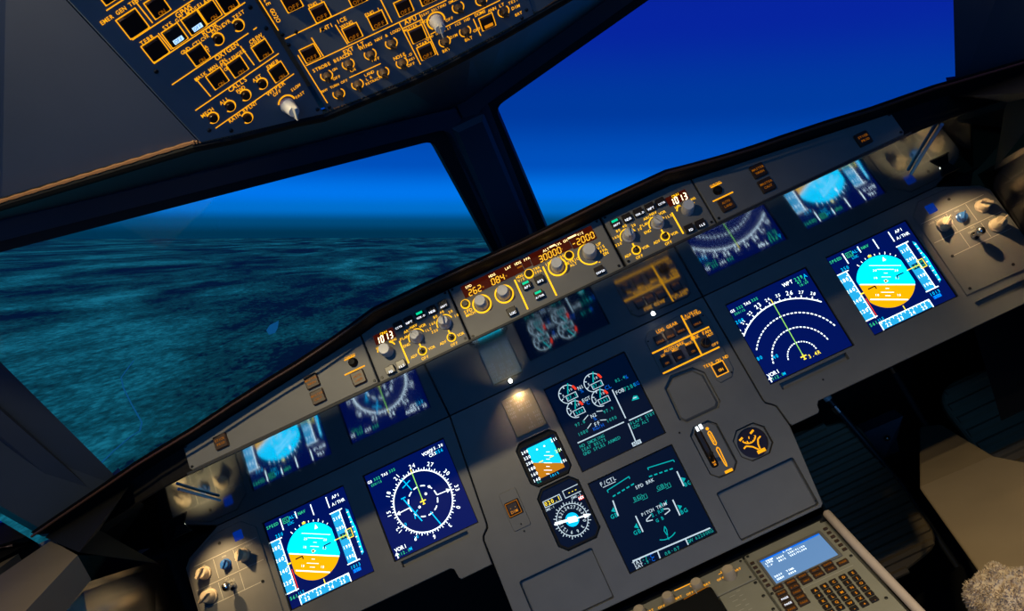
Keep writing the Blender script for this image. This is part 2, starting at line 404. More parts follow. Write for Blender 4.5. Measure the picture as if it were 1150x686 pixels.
def draw_pfd(d, cx, cy, w, spd='250', alt='200', qn='1013'):
    X = lambda x: cx + x
    Y = lambda y: cy + y
    L = w + .004; L2 = w + .007; L3 = w + .010; L4 = w + .013
    c = (-.066, -.02); ball = [(c[0] + .31 * cos(2 * pi * i / 64), c[1] + .31 * sin(2 * pi * i / 64)) for i in range(64)]
    ball = clip(clip(ball, 1, 0, c[0] + .277), -1, 0, -c[0] + .277)
    a = radians(-26.5); n = (-sin(a), cos(a)); e = (cos(a), sin(a)); h0 = (-.076, -.061); k = n[0] * h0[0] + n[1] * h0[1]
    sky = clip(ball, -n[0], -n[1], -k); earth = clip(ball, n[0], n[1], k)
    tr = lambda P: [(X(x), Y(y)) for x, y in P]
    d.use('s_sky').poly(tr(sky), L); d.use('s_earth').poly(tr(earth), L)
    pt = lambda s_, o: (X(h0[0] + e[0] * s_ + n[0] * o), Y(h0[1] + e[1] * s_ + n[1] * o))
    d.use('s_white').line(pt(-.285, 0), pt(.30, 0), .013, L2); d.line(pt(-.19, -.175), pt(.21, -.175), .013, L2)
    for o, ln in ((.045, .02), (.09, .05), (.135, .02), (.18, .09), (.225, .17), (-.045, .02), (-.09, .07), (-.13, .03)): d.line(pt(-ln, o), pt(ln, o), .006, L2)
    for o in (.09, .18, -.11):
        for q in (-.115, .115): d.text('10' if abs(o) < .15 else '20', pt(q, o - .012), .026, L2, -26.5)
    for q in (-50, -40, -30, -20, -10, 0, 10, 20, 30):
        g = radians(90 + q); r0, r1 = .318, .35 if q % 30 == 0 else .338
        d.line((X(c[0] + r0 * cos(g)), Y(c[1] + r0 * sin(g))), (X(c[0] + r1 * cos(g)), Y(c[1] + r1 * sin(g))), .009, L2)
    g = radians(63.5); px, py = X(c[0] + .26 * cos(g)), Y(c[1] + .26 * sin(g)); d.poly([(px - .02, py - .02), (px + .02, py - .02), (px + .005, py + .03)], L3)
    d.use('s_yellow').rect(X(c[0] - .02), X(c[0] + .02), Y(c[1] + .318), Y(c[1] + .343), L3)
    d.use('black')
    for sg in (-1, 1):
        d.line((X(c[0] + sg * .22), Y(c[1])), (X(c[0] + sg * .13), Y(c[1])), .014, L3); d.line((X(c[0] + sg * .135), Y(c[1])), (X(c[0] + sg * .135), Y(c[1] - .035)), .014, L3)
    d.rect(X(c[0] - .009), X(c[0] + .009), Y(c[1] - .009), Y(c[1] + .009), L3)
    d.use('s_yellow').frame(X(c[0] - .013), X(c[0] + .013), Y(c[1] - .013), Y(c[1] + .013), .006, L3)
    # mode annunciator columns
    d.use('s_white')
    for x, y0 in ((-.312, .337), (-.122, .392), (.073, .344), (.268, .342)): d.line((X(x), Y(.472)), (X(x), Y(y0)), .012, L)
    d.use('s_green').text('SPEED', (X(-.42), Y(.435)), .034, L); d.text('NAV', (X(-.05), Y(.432)), .034, L)
    d.frame(X(-.285), X(-.215), Y(.40), Y(.455), .006, L); d.text('CL', (X(-.25), Y(.428)), .03, L)
    d.use('s_cyan').text('ALT', (X(-.165), Y(.432)), .036, L); d.text('LOC', (X(-.21), Y(.375)), .03, L)
    d.use('s_white').text('AP1', (X(.378), Y(.437)), .036, L);
    d.text('A/THR', (X(.385), Y(.362)), .036, L)
    # speed tape
    d.use('s_tape').rect(X(-.505), X(-.388), Y(-.327), Y(.268), L)
    d.use('s_white').line((X(-.385), Y(-.34)), (X(-.385), Y(.275)), .012, L2)
    d.line((X(-.512), Y(.268)), (X(-.355), Y(.268)), .012, L2); d.line((X(-.512), Y(-.327)), (X(-.355), Y(-.327)), .012, L2)
    for i, s_ in enumerate(('280', '260', '240', '220')): d.text(s_, (X(-.46), Y(.185 - .135 * i)), .042, L2)
    for i in range(8): d.line((X(-.412), Y(.22 - .07 * i)), (X(-.388), Y(.22 - .07 * i)), .007, L2)
    d.use('s_red').line((X(-.362), Y(-.10)), (X(-.362), Y(-.325)), .010, L2); d.use('s_yellow').line((X(-.392), Y(-.035)), (X(-.345), Y(-.035)), .016, L3)
    d.use('s_cyan').text(spd, (X(-.378), Y(.305)), .038, L); d.use('s_green').text('.561', (X(-.455), Y(-.388)), .038, L)
    # altitude tape
    d.use('s_tape').rect(X(.255), X(.36), Y(-.318), Y(.275), L)
    d.use('s_white').line((X(.364), Y(-.318)), (X(.364), Y(.275)), .011, L2)
    d.line((X(.245), Y(.275)), (X(.40), Y(.275)), .012, L2); d.line((X(.245), Y(-.318)), (X(.40), Y(-.318)), .012, L2)
    for i, s_ in enumerate(('210', '205', '195', '190')): d.text(s_, (X(.305), Y((.20, .085, -.135, -.25)[i])), .036, L2)
    for i in range(8): d.line((X(.345), Y(.22 - .07 * i)), (X(.362), Y(.22 - .07 * i)), .007, L2)
    d.use('s_yellow').frame(X(.352), X(.418), Y(-.062), Y(.035), .010, L3); d.line((X(.20), Y(-.015)), (X(.35), Y(-.015)), .010, L3)
    d.use('scr_bg').rect(X(.272), X(.413), Y(-.045), Y(.018), L2); d.use('s_green').text(alt, (X(.31), Y(-.014)), .042, L3)
    d.text('20', (X(.385), Y(.008)), .026, L4); d.text('00', (X(.385), Y(-.036)), .026, L4)
    # vertical speed scale
    d.use('s_tape').poly(tr([(.435, -.29), (.465, -.26), (.465, .23), (.435, .26)]), L)
    d.use('s_sky').line((X(.44), Y(.23)), (X(.468), Y(.02)), .015, L2); d.line((X(.468), Y(.02)), (X(.455), Y(-.27)), .015, L2)
    d.use('s_white')
    for i in range(9): d.line((X(.435), Y(.21 - .058 * i)), (X(.456), Y(.21 - .058 * i)), .009, L3)
    # heading tape
    d.use('s_tape').rect(X(-.378), X(.222), Y(-.492), Y(-.408), L)
    d.use('s_white').line((X(-.385), Y(-.404)), (X(.229), Y(-.404)), .011, L2); d.line((X(-.38), Y(-.50)), (X(-.38), Y(-.404)), .012, L2); d.line((X(.224), Y(-.50)), (X(.224), Y(-.404)), .012, L2)
    for i, s_ in enumerate(('22', '23', '24', '25')): d.text(s_, (X(-.30 + .145 * i), Y(-.462)), .042, L2)
    for i in range(13): d.line((X(-.36 + .0475 * i), Y(-.408)), (X(-.36 + .0475 * i), Y(-.43)), .007, L2)
    d.use('s_yellow').line((X(-.056), Y(-.40)), (X(-.056), Y(-.345)), .011, L3)
    d.use('s_cyan').text('ILS', (X(-.345), Y(-.375)), .030, L); d.use('s_cyan').text(qn, (X(.325), Y(-.365)), .036, L)
    d.use('s_blue').rect(X(.28), X(.375), Y(-.432), Y(-.392), L); d.use('s_cyan').text('STD', (X(.328), Y(-.412)), .03, L2)

def nd_text(d, cx, cy, w, tl=True, right='VOR2'):
    L = w + .004
    d.use('s_white').text('GS', (cx - .462, cy + .412), .032, L); d.text('TAS', (cx - .275, cy + .42), .032, L)
    d.use('s_green').text('332', (cx - .375, cy + .415), .032, L); d.text('335', (cx - .18, cy + .424), .032, L); d.text('250/15', (cx - .40, cy + .366), .026, L)

def draw_nd_arc(d, cx, cy, w):
    L = w + .004; L2 = w + .007; c = (cx - .03, cy - .382)
    nd_text(d, cx, cy, w)
    d.use('s_white').arc(c, .67, 43, 134, .014, L)
    d.arc(c, .503, 18, 148, .014, L, dash=26); d.arc(c, .335, 9, 171, .014, L, dash=24); d.arc(c, .168, 5, 172, .013, L, dash=17)
    for i in range(10):
        a = 132 - i * 10
        if a > 42:
            g = radians(a); big = i % 3 == 0
            d.line((c[0] + .67 * cos(g), c[1] + .67 * sin(g)), (c[0] + (.705 if True else .69) * cos(g), c[1] + .705 * sin(g)), .011, L)
            g5 = radians(a - 5); d.line((c[0] + .67 * cos(g5), c[1] + .67 * sin(g5)), (c[0] + .688 * cos(g5), c[1] + .688 * sin(g5)), .008, L)
            d.text(('20', '21', '22', '23', '24', '25', '26', '27', '28', '29')[i], (c[0] + .742 * cos(g), c[1] + .742 * sin(g)), .050 if big else .036, L, a - 90)
    d.use('s_lime').line((c[0], c[1] + .01), (c[0] + .009, c[1] + .67), .009, L2); d.use('s_yellow').rect(c[0] + .004, c[0] + .014, c[1] + .665, c[1] + .73, L2)
    d.use('s_yellow').line((c[0] - .035, c[1] + .0), (c[0] + .035, c[1] + .0), .014, L2); d.line((c[0], c[1] - .04), (c[0], c[1] + .03), .014, L2); d.line((c[0] - .016, c[1] - .034), (c[0] + .016, c[1] - .034), .011, L2)
    d.text('3.4R', (c[0] + .115, c[1] - .03), .042, L2)
    d.use('s_white').text('WPT', (cx + .245, cy + .43), .044, L); d.use('s_green').text('239', (cx + .375, cy + .43), .042, L); d.use('s_cyan').text('A', (cx + .455, cy + .425), .044, L)
    d.use('s_green').text('47.2', (cx + .39, cy + .385), .034, L); d.text('18:09', (cx + .395, cy + .345), .026, L)
    d.use('s_cyan').text('208', (cx - .452, cy + .274), .040, L)
    d.text('80', (cx - .463, cy - .195), .040, L); d.text('40', (cx - .30, cy - .254), .040, L)
    d.use('s_white').text('VOR1', (cx - .415, cy - .41), .042, L); d.line((cx - .475, cy - .49), (cx - .475, cy - .43), .012, L); d.poly([(cx - .50, cy - .455), (cx - .45, cy - .455), (cx - .475, cy - .425)], L)
    d.use('s_green').text('112.1', (cx - .39, cy - .462), .032, L); d.use('s_cyan').text('M', (cx - .31, cy - .462), .032, L)

def draw_nd_rose(d, cx, cy, w):
    L = w + .004; L2 = w + .007; c = (cx + .022, cy - .037); R = .338
    nd_text(d, cx, cy, w)
    d.use('s_white').arc(c, R, 0, 360, .013, L, 72); d.arc(c, .168, 0, 360, .013, L, dash=12)
    names = ['24', '27', '30', '33', '0', '3', '6', '9', '12', '15', '18', '21']
    for i in range(36):
        a = 86 - i * 10; g = radians(a)
        d.line((c[0] + R * cos(g), c[1] + R * sin(g)), (c[0] + (R + .035) * cos(g), c[1] + (R + .035) * sin(g)), .009, L)
        g5 = radians(a - 5); d.line((c[0] + R * cos(g5), c[1] + R * sin(g5)), (c[0] + (R + .02) * cos(g5), c[1] + (R + .02) * sin(g5)), .007, L)
        if i % 3 == 0: d.text(names[i // 3], (c[0] + (R + .072) * cos(g), c[1] + (R + .072) * sin(g)), .046, L, a - 90)
    d.use('s_lime').line(c, (c[0] + .0, c[1] + R), .010, L2); d.use('s_yellow').rect(c[0] - .005, c[0] + .005, c[1] + R - .01, c[1] + R + .05, L2)
    d.line((c[0] - .035, c[1]), (c[0] + .035, c[1]), .014, L2); d.line((c[0], c[1] - .04), (c[0], c[1] + .03), .014, L2); d.line((c[0] - .016, c[1] - .034), (c[0] + .016, c[1] - .034), .011, L2)
    d.use('s_white')
    for x, y in ((.060, .058), (.125, .115), (-.06, -.045)): d.disc((c[0] + x, c[1] + y), .015, L2, 12)
    for sg in (-1, 1):
        d.line((c[0] + sg * .17, c[1] - .005), (c[0] + sg * .335, c[1] - .012), .010, L2); d.poly([(c[0] + sg * .335, c[1] - .012), (c[0] + sg * .29, c[1] + .014), (c[0] + sg * .29, c[1] - .036)], L2)
    o = lambda x, y: (cx + x, cy + y)
    d.use('s_cyan').lines([o(-.112, .292), o(-.05, .127)], .012, L2); d.line(o(-.14, .19), o(-.03, .235), .012, L2)
    d.line(o(-.175, .072), o(-.068, -.234), .014, L2); d.line(o(-.20, .085), o(-.145, .085), .014, L2); d.line(o(-.12, -.13), o(-.07, -.10), .012, L2); d.line(o(-.12, -.13), o(-.13, -.18), .012, L2)
    d.line(o(.056, -.18), o(.113, -.352), .013, L2); d.text('20', o(-.27, -.188), .036, L); d.text('10', o(-.195, -.366), .034, L)
    d.use('s_white').text('VOR1', o(-.40, -.40), .042, L); d.line(o(-.463, -.49), o(-.463, -.43), .012, L); d.poly([o(-.488, -.455), o(-.438, -.455), o(-.463, -.425)], L)
    d.use('s_green').text('112.1', o(-.385, -.458), .032, L); d.use('s_cyan').text('M', o(-.30, -.452), .036, L)
    d.use('s_white').text('VOR2', o(.27, .437), .038, L); d.text('115.30', o(.38, .447), .034, L); d.text('CRS', o(.32, .392), .034, L); d.use('s_cyan').text('056', o(.40, .395), .038, L)

def draw_ewd(d, cx, cy, w):
    L = w + .004; L2 = w + .007; o = lambda x, y: (cx + x, cy + y)
    for gx, gy, big, val in ((-.28, .345, 1, '87.5'), (.037, .342, 1, '87.6'), (-.277, .155, 0, '560'), (.031, .15, 0, '562')):
        r = .105 if big else .095; c = o(gx, gy)
        d.use('d_white').arc(c, r, 40, 205, .010, L); d.use('s_red').arc(c, r, 5, 38, .026, L, 10)
        d.use('d_white')
        for a in (200, 150, 100): g = radians(a); d.line((c[0] + r * cos(g), c[1] + r * sin(g)), (c[0] + (r - .03) * cos(g), c[1] + (r - .03) * sin(g)), .011, L)
        d.text('5', (c[0] - .055, c[1] + .0), .036, L); d.text('10', (c[0] + .045, c[1] + .035), .030, L)
        d.arc(c, r, 205, 270, .009, L)
        d.use('d_teal').line((c[0], c[1]), (c[0] + (r + .02) * cos(radians(66)), c[1] + (r + .02) * sin(radians(66))), .014, L2)
        d.use('scr_dim').rect(c[0] - .035, c[0] + .09, c[1] - .075, c[1] - .012, L2)
        d.use('d_white').frame(c[0] - .035, c[0] + .09, c[1] - .075, c[1] - .012, .008, L2 + .003)
        d.use('d_teal').text(val, (c[0] + .028, c[1] - .044), .036, L2 + .003)
    d.use('d_white').text('N1', o(-.116, .355), .042, L); d.text('EGT', o(-.12, .205), .040, L); d.text('N2', o(-.122, .005), .040, L); d.text('FF', o(-.13, -.095), .042, L)
    d.use('d_blue').text('%', o(-.123, .312), .042, L); d.text('`C', o(-.135, .16), .040, L); d.text('%', o(-.125, -.035), .040, L); d.text('KG/H', o(-.132, -.135), .038, L)
    d.use('d_green')
    for t_, x, y in (('97.8', -.30, -.012), ('97.9', .052, -.012), ('1080', -.315, -.118), ('1090', .04, -.118)): d.text(t_, o(x, y), .036, L)
    d.use('d_white')
    for a, b in (((-.245, .003), (-.175, .035)), ((-.075, .03), (-.01, .01)), ((-.25, -.10), (-.185, -.065)), ((-.08, -.075), (-.015, -.10))): d.line(o(*a), o(*b), .009, L)
    d.line(o(-.418, -.197), o(.15, -.205), .013, L); d.line(o(.208, -.213), o(.534 - .04, -.218), .013, L)
    d.line(o(.193, .175), o(.186, -.175), .013, L); d.line(o(.186, -.24), o(.17, -.452), .013, L)
    d.use('d_green')
    for i, t_ in enumerate(('NO SMOKING', 'SEAT BELTS', 'GND SPLRS ARMED')): d.text(t_, o(-.415, -.245 - .046 * i), .034, L, align='L')
    for i, t_ in enumerate(('FLAPS STBY', 'LDG ALT')): d.text(t_, o(.20, -.255 - .046 * i), .034, L, align='L')
    d.use('d_white').text('FOB', o(.262, .125), .042, L); d.use('d_green').text('7280', o(.385, .120), .044, L); d.use('d_blue').text('KG', o(.468, .122), .042, L)
    d.use('d_green').text('82.4', o(.325, .248), .036, L); d.use('d_blue').text('%', o(.40, .240), .042, L); d.text('CL', o(.165, .225), .045, L)
    d.use('d_teal').poly([o(.335, -.03), o(.42, -.045), o(.415, .0), o(.375, .012)], L); d.use('d_white').line(o(.36, -.012), o(.40, -.015), .012, L2)
    d.rect(cx + .12, cx + .225, cy - .492, cy - .448, L); d.use('scr_dim').text('ADV', o(.172, -.47), .034, L2)

def draw_sd(d, cx, cy, w):
    L = w + .004; L2 = w + .007; o = lambda x, y: (cx + x, cy + y + 1.143)
    d.use('d_white').text('F/CTL', o(-.298, -.700), .044, L); d.line(o(-.375, -.738), o(-.222, -.738), .007, L)
    d.use('d_teal')
    d.lines([o(-.345, -.81), o(-.347, -.785), o(-.065, -.75), o(-.07, -.775)], .010, L)
    d.lines([o(.158, -.775), o(.158, -.752), o(.449, -.792), o(.45, -.815)], .010, L)
    for x0, y0, x1, y1 in ((-.32, -.868, -.03, -.838), (.13, -.842, .423, -.872)):
        for k in range(5):
            a, b = k / 5, (k + .62) / 5; d.line(o(x0 + (x1 - x0) * a, y0 + (y1 - y0) * a), o(x0 + (x1 - x0) * b, y0 + (y1 - y0) * b), .014, L)
    d.use('d_white').text('SPD BRK', o(.05, -.888), .036, L)
    for bx in (-.06, .222):
        for k in range(3):
            x, y = bx - .055 + k * .05, -1.0 + (.012 if k < 2 else -.004)
            d.use('d_green').text('GBY'[k] if bx > 0 else 'BGY'[k], o(x, y), .042, L); d.lines([o(x - .03, y - .03), o(x + .03, y - .03), o(x + .03, y + .02)], .006, L)
    for (a, b), gx, gy, sg in ((((-.338, -.905), (-.356, -1.075)), -.392, -1.0, -1), (((-.188, -1.15), (-.19, -1.33)), -.243, -1.25, -1), (((.427, -.915), (.422, -1.085)), .466, -1.02, 1), (((.248, -1.163), (.243, -1.338)), .296, -1.26, 1)):
        d.use('d_white').line(o(*a), o(*b), .014, L); d.use('d_teal')
        d.poly([o(gx + sg * -.03, gy + .03), o(gx + sg * .012, gy + .0), o(gx + sg * -.03, gy - .03)], L)
        for k, c_ in enumerate('BG'): d.text(c_, o(gx + sg * (-.02 + .045 * k), gy - .055), .044, L)
    d.use('d_white').text('PITCH TRIM', o(.02, -1.168), .034, L); d.use('d_teal').text('B Y', o(.145, -1.155), .034, L)
    d.text('2.1', o(.015, -1.215), .040, L); d.text('UP', o(.09, -1.213), .036, L); d.text('G B', o(.03, -1.287), .034, L)
    d.use('d_white').lines([o(-.03, -1.205), o(-.10, -1.233), o(-.105, -1.25), o(-.04, -1.262)], .010, L); d.lines([o(.115, -1.21), o(.165, -1.225), o(.17, -1.25), o(.10, -1.265)], .010, L)
    d.use('d_teal').lines([o(.043, -1.372), o(.018, -1.41), o(.028, -1.47), o(.048, -1.41), o(.043, -1.372)], .009, L); d.arc(o(.022, -1.32), .178, 240, 302, .010, L); d.line(o(.022, -1.478), o(.022, -1.512), .009, L)
    d.use('d_white').line(o(-.425, -1.552), o(.47, -1.582), .014, L); d.line(o(-.14, -1.57), o(-.148, -1.648), .013, L); d.line(o(.184, -1.575), o(.182, -1.64), .013, L)
    d.text('TAT', o(-.385, -1.580), .040, L); d.text('SAT', o(-.385, -1.622), .036, L)
    d.use('d_green').text('-7', o(-.30, -1.580), .040, L); d.text('-9', o(-.30, -1.62), .036, L); d.use('d_blue').text('`C', o(-.235, -1.584), .042, L); d.text('`C', o(-.235, -1.622), .036, L)
    d.use('d_green').text('08:07', o(.0, -1.628), .040, L); d.text('GW 62200KG', o(.335, -1.612), .034, L)

display('bright attitude screen at the far right, beside the right-hand knob panel', PX, 0, 'scr_bg', draw_pfd)
display('blue navigation screen with half-circle range arcs on the right', NX, 0, 'scr_bg', draw_nd_arc)
display('bright attitude screen at the far lower left, beside the left-hand knob panel', -PX, 0, 'scr_bg', draw_pfd)
display('blue navigation screen with a full compass circle on the left', -NX, 0, 'scr_bg', draw_nd_rose)
display('upper engine screen with four round gauges on the centre panel', 0, .01, 'scr_dim', draw_ewd)
display('lower systems screen with green flight control diagram on the centre panel', 0, -1.143, 'scr_dim', draw_sd)

# standby horizon
t = Thing('standby_display', 'small standby horizon screen with sky blue over orange, below the lit placard', 'display screen', MAIN, (-.83, -.45, WS))
so = cut(-1.075, -.588, -.44, .08, .065)
t.part('bezel', MB().use('black').plate(so, -.079, WS + .02, .004, [rr(-1.035, -.612, -.405, .02, .02)]))
s_ = t.part('screen', MB().use('scr_dim').plate(rr(-1.035, -.612, -.405, .02, .02), -.078, WS, 0))
d = MB(); L = WS + .004; L2 = WS + .007; L3 = WS + .010
box_ = [(-.965, -.365), (-.66, -.365), (-.66, -.005), (-.965, -.005)]
a = radians(-25); n = (-sin(a), cos(a)); k = n[0] * -.81 + n[1] * -.245
d.use('i_sky').poly(clip(box_, -n[0], -n[1], -k), L); d.use('i_earth').poly(clip(box_, n[0], n[1], k), L)
d.use('s_white')
for i in range(-3, 4):
    ln = .02 if i % 2 else .045; px, py = -.81 + n[0] * .04 * i, -.245 + n[1] * .04 * i; d.line((px - ln * cos(a), py - ln * sin(a)), (px + ln * cos(a), py + ln * sin(a)), .006, L2)
for i, q in enumerate(('240', '220', '200', '180', '160', '140')): d.text(q, (-1.0, -.03 - .066 * i), .034, L2)
for i, q in enumerate(('210', '200', '190')): d.text(q, (-.64, -.04 - .13 * i), .034, L3)
for x, y in ((-.86, -.06), (-.77, -.06)): d.disc((x, y), .010, L2, 10)
d.use('s_yellow').line((-.90, -.20), (-.85, -.20), .010, L2); d.line((-.77, -.20), (-.72, -.20), .010, L2)
d.use('s_lime').text('200', (-.638, -.17), .042, L3 + .003); d.use('d_green').text('.56', (-1.0, -.39), .034, L2)
d.use('s_cyan').text('1013', (-.80, -.393), .032, L2)
t.part('symbology', d, parent=s_)
# bearing and distance indicator
t = Thing('compass_indicator', 'round compass card instrument in an eight-sided bezel under the standby horizon', 'instrument', MAIN, (-.83, -1.185, WS))
so = cut(-1.075, -.588, -1.175, -.475, .08)
t.part('bezel', MB().use('black').plate(so, -.079, WS + .02, .004, [cut(-1.05, -.61, -1.15, -.50, .06)]))
s_ = t.part('screen', MB().use('scr_dim').plate(cut(-1.05, -.61, -1.15, -.50, .06), -.078, WS, 0))
d = MB(); c = (-.825, -.905)
d.use('d_white').arc(c, .17, 0, 360, .008, L, 48)
for i in range(36):
    g = radians(i * 10 + 5); r1 = .205 if i % 3 == 0 else .19; d.line((c[0] + .17 * cos(g), c[1] + .17 * sin(g)), (c[0] + r1 * cos(g), c[1] + r1 * sin(g)), .008, L)
for i, q in enumerate(('24', '27', '30', '33', '0', '3', '6', '9', '12', '15', '18', '21')):
    g = radians(92 - 30 * i); d.text(q, (c[0] + .133 * cos(g), c[1] + .133 * sin(g)), .036, L, 2 - 30 * i)
d.use('s_cyan').disc(c, .075, L, 24)
d.use('s_white').line((c[0] - .20, c[1] + .03), (c[0] + .20, c[1] - .03), .014, L3); d.line((c[0] - .19, c[1] + .045), (c[0] - .05, c[1] + .022), .010, L3)
d.poly([(c[0] - .05, c[1] - .02), (c[0] + .05, c[1] - .04), (c[0] + .055, c[1] + .02), (c[0] - .04, c[1] + .04)], L3)
d.poly([(c[0] + .13, c[1] - .045), (c[0] + .21, c[1] - .032), (c[0] + .135, c[1] + .005)], L3)
d.use('d_white').frame(-1.04, -.84, -.672, -.605, .008, L); d.frame(-.795, -.595, -.672, -.590, .008, L)
d.use('s_yellow').text('020.1', (-.94, -.638), .044, L2); d.text('---', (-.695, -.628), .044, L2)
d.use('d_white').text('DME-1', (-1.0, -.70), .026, L2); d.text('DME-2', (-.68, -.70), .026, L2); d.use('s_red').rect(-.665, -.60, -.757, -.718, L2)
d.use('s_white').text('HDG', (-.632, -.737), .028, L3)
t.part('dial', d, parent=s_)
# placard
t = Thing('placard', 'small etched metal placard glowing under a lamp, left of the upper engine screen', 'placard', MAIN, (-.82, .14, 0))
pl = t.part('plate', MB().use('placard').plate(rr(-1.008, -.635, .145, .60, .015), 0.002, .022, .005))
d = MB().use('etch')
for i, (q, al_) in enumerate((('LIMIT SPEEDS', 'C'), ('VLE 280 KT', 'L'), ('VLO  EXT 250', 'L'), ('VLO  RET 220', 'L'), ('VFE', 'L'), ('1 F  215', 'R'), ('2  200', 'R'), ('3  185', 'R'), ('FULL 177', 'R'))):
    d.text(q, ({'C': -.82, 'L': -.98, 'R': -.66}[al_], .555 - .046 * i), .026, .0235, align=al_)
t.part('etched_text', d, parent=pl)
# small guarded push switch
t = Thing('switch_panel', 'small blank panel with one square amber push switch, left of the compass indicator', 'switch', MAIN, (-1.35, -.76, 0))
t.part('plate', MB().use('panel').plate(rr(-1.455, -1.25, -.765, -.335, .02), .001, .014, .004))
t.part('surround', MB().use('black').plate(rr(-1.44, -1.27, -.62, -.45, .012), .014, .020, .002))
t.part('ring', MB().use('amber_lo').frame(-1.43, -1.29, -.605, -.465, .008, .022))
button(t, (-1.36, -.535), .062, .016, 'maroon', .02, legends=(('amber', None, '. .', (0, .02, .03)), ('amber_mid', None, 'DIM', (0, -.035, .03))))
screws(t, [(-1.35, -.72)], .014, .009)

# landing gear panel
t = Thing('annunciator_panel', 'gear and brake annunciator panel with amber lettering, right of the upper engine screen', 'control panel', MAIN, (1.1, -.27, 0))
GP = [(.765, .10), (.80, .075), (1.235, .06), (1.262, .02), (1.268, -.21), (1.30, -.262), (1.44, -.255), (1.50, -.18), (1.53, .42), (1.50, .60), (1.44, .635), (.84, .60), (.775, .53)]
t.part('faceplate', MB().use('face').plate(GP, .001, .018, .006))
for x, y, hs in ((.92, .462, .055), (1.05, .468, .055), (1.185, .472, .055), (1.385, .465, .06), (.872, .207, .058), (1.026, .204, .058), (1.193, .203, .058)):
    button(t, (x, y), hs, .018, 'key', .03, legends=(('amber_lo', None, 'UNLK' if y > .3 else 'ON', (0, -.025, .024)),))
b = button(t, (1.365, -.118), .058, .018, 'key', .025, legends=(('amber', None, 'ON', (0, -.02, .03)),))
knob(t, (1.363, .203), .018, .06, .08, 'key', 60)
d = MB().use('amber'); w = .0195
d.line((.775, .357), (1.488, .355), .018, w); d.line((.78, .10), (1.48, .10), .018, w); d.line((1.272, .61), (1.262, .105), .018, w)
for q, x, y, h in (('LDG GEAR', 1.06, .556, .038), ('A/SKID', 1.38, .585, .03), ('N/W STRG', 1.38, .553, .03), ('AUTO/BRK', 1.03, .318, .036), ('LO', .872, .285, .028), ('MED', 1.026, .285, .028), ('MAX', 1.193, .285, .030), ('BRK FAN', 1.36, .315, .040), ('HOT', 1.455, .27, .03), ('OFF', 1.455, .15, .03), ('TERR ON ND', 1.365, -.03, .034)): d.text(q, (x, y), h, w)
d.frame(1.295, 1.435, -.19, -.05, .010, w)
t.part('legend', d); screws(t, [(.80, .50), (1.49, .50), (1.46, -.21)], .018, .010)

# gear lever
t = Thing('gear_lever', 'landing gear lever in its slotted eight-sided plate with amber arrows', 'lever', MAIN, (.89, -1.17, -.08))
t.part('slot_plate', MB().use('panel').plate(cut(.735, 1.045, -1.16, -.575, .07), -.08, -.045, .01, [rr(.785, .87, -1.05, -.62, .03)]))
t.part('slot_liner', MB().use('black').plate(rr(.78, .875, -1.055, -.615, .03), -.079, -.065))
lv = MB().use('black').tube([(.826, -.99, -.07), (.826, -.93, .06), (.826, -.90, .14)], .022)
t.part('lever_arm', lv, smooth=True)
t.part('lever_head', MB().use('key').plate(rr(.795, .857, -1.03, -.60, .025), -.055, -.02, .012))
d = MB().use('s_white'); d.rect(.822, .850, -.63, -.575, -.018); d.rect(.865, .900, -.625, -.57, -.018); t.part('indicator_light', d)
d = MB().use('amber'); w = -.043
d.disc((.938, -.645), .018, w, 12)
d.lines([(.920, -.69), (.945, -.675), (.955, -.70), (.955, -.82), (.938, -.84), (.922, -.82), (.920, -.69)], .012, w)
d.lines([(.920, -.885), (.938, -.865), (.952, -.885), (.944, -1.06), (.935, -1.09), (.926, -1.06), (.920, -.885)], .012, w)
d.line((.935, -.70), (.937, -.81), .008, w); d.rect(.885, .975, -1.155, -1.125, w); d.use('amber_mid').rect(.81, .845, -1.0, -.93, -.018); d.rect(.815, .84, -1.03, -1.01, -.018)
t.part('legend', d)
# brake pressure gauge
t = Thing('brake_pressure_gauge', 'round black triple pressure gauge with amber needles', 'gauge', MAIN, (1.30, -1.16, -.08))
t.part('bezel', MB().use('panel').plate(cut(1.118, 1.487, -1.152, -.798, .085), -.08, -.03, .01, [[(1.303 + .165 * cos(2 * pi * i / 40), -.98 + .165 * sin(2 * pi * i / 40)) for i in range(40)]]))
di = t.part('dial', MB().use('maroon').lathe((1.303, -.98), [(-.08, .163), (-.06, .163)], 40))
d = MB().use('amber'); w = -.058
d.line((1.19, -.905), (1.235, -.888), .022, w); d.line((1.33, -.885), (1.38, -.865), .022, w)
d.arc((1.292, -.89), .085, 205, 335, .013, w, 16)
d.lines([(1.19, -1.0), (1.225, -.985), (1.285, -1.02), (1.33, -1.075)], .016, w); d.lines([(1.415, -.955), (1.375, -.97), (1.35, -1.02), (1.345, -1.075)], .016, w)
d.line((1.255, -.97), (1.262, -.94), .012, w); d.line((1.30, -.905), (1.292, -.93), .01, w); d.rect(1.30, 1.395, -1.115, -1.078, w)
for i in range(7): a = radians(205 + i * 21.6); d.line((1.292 + .085 * cos(a), -.89 + .085 * sin(a)), (1.292 + .07 * cos(a), -.89 + .07 * sin(a)), .007, w)
t.part('needles', d, parent=di)

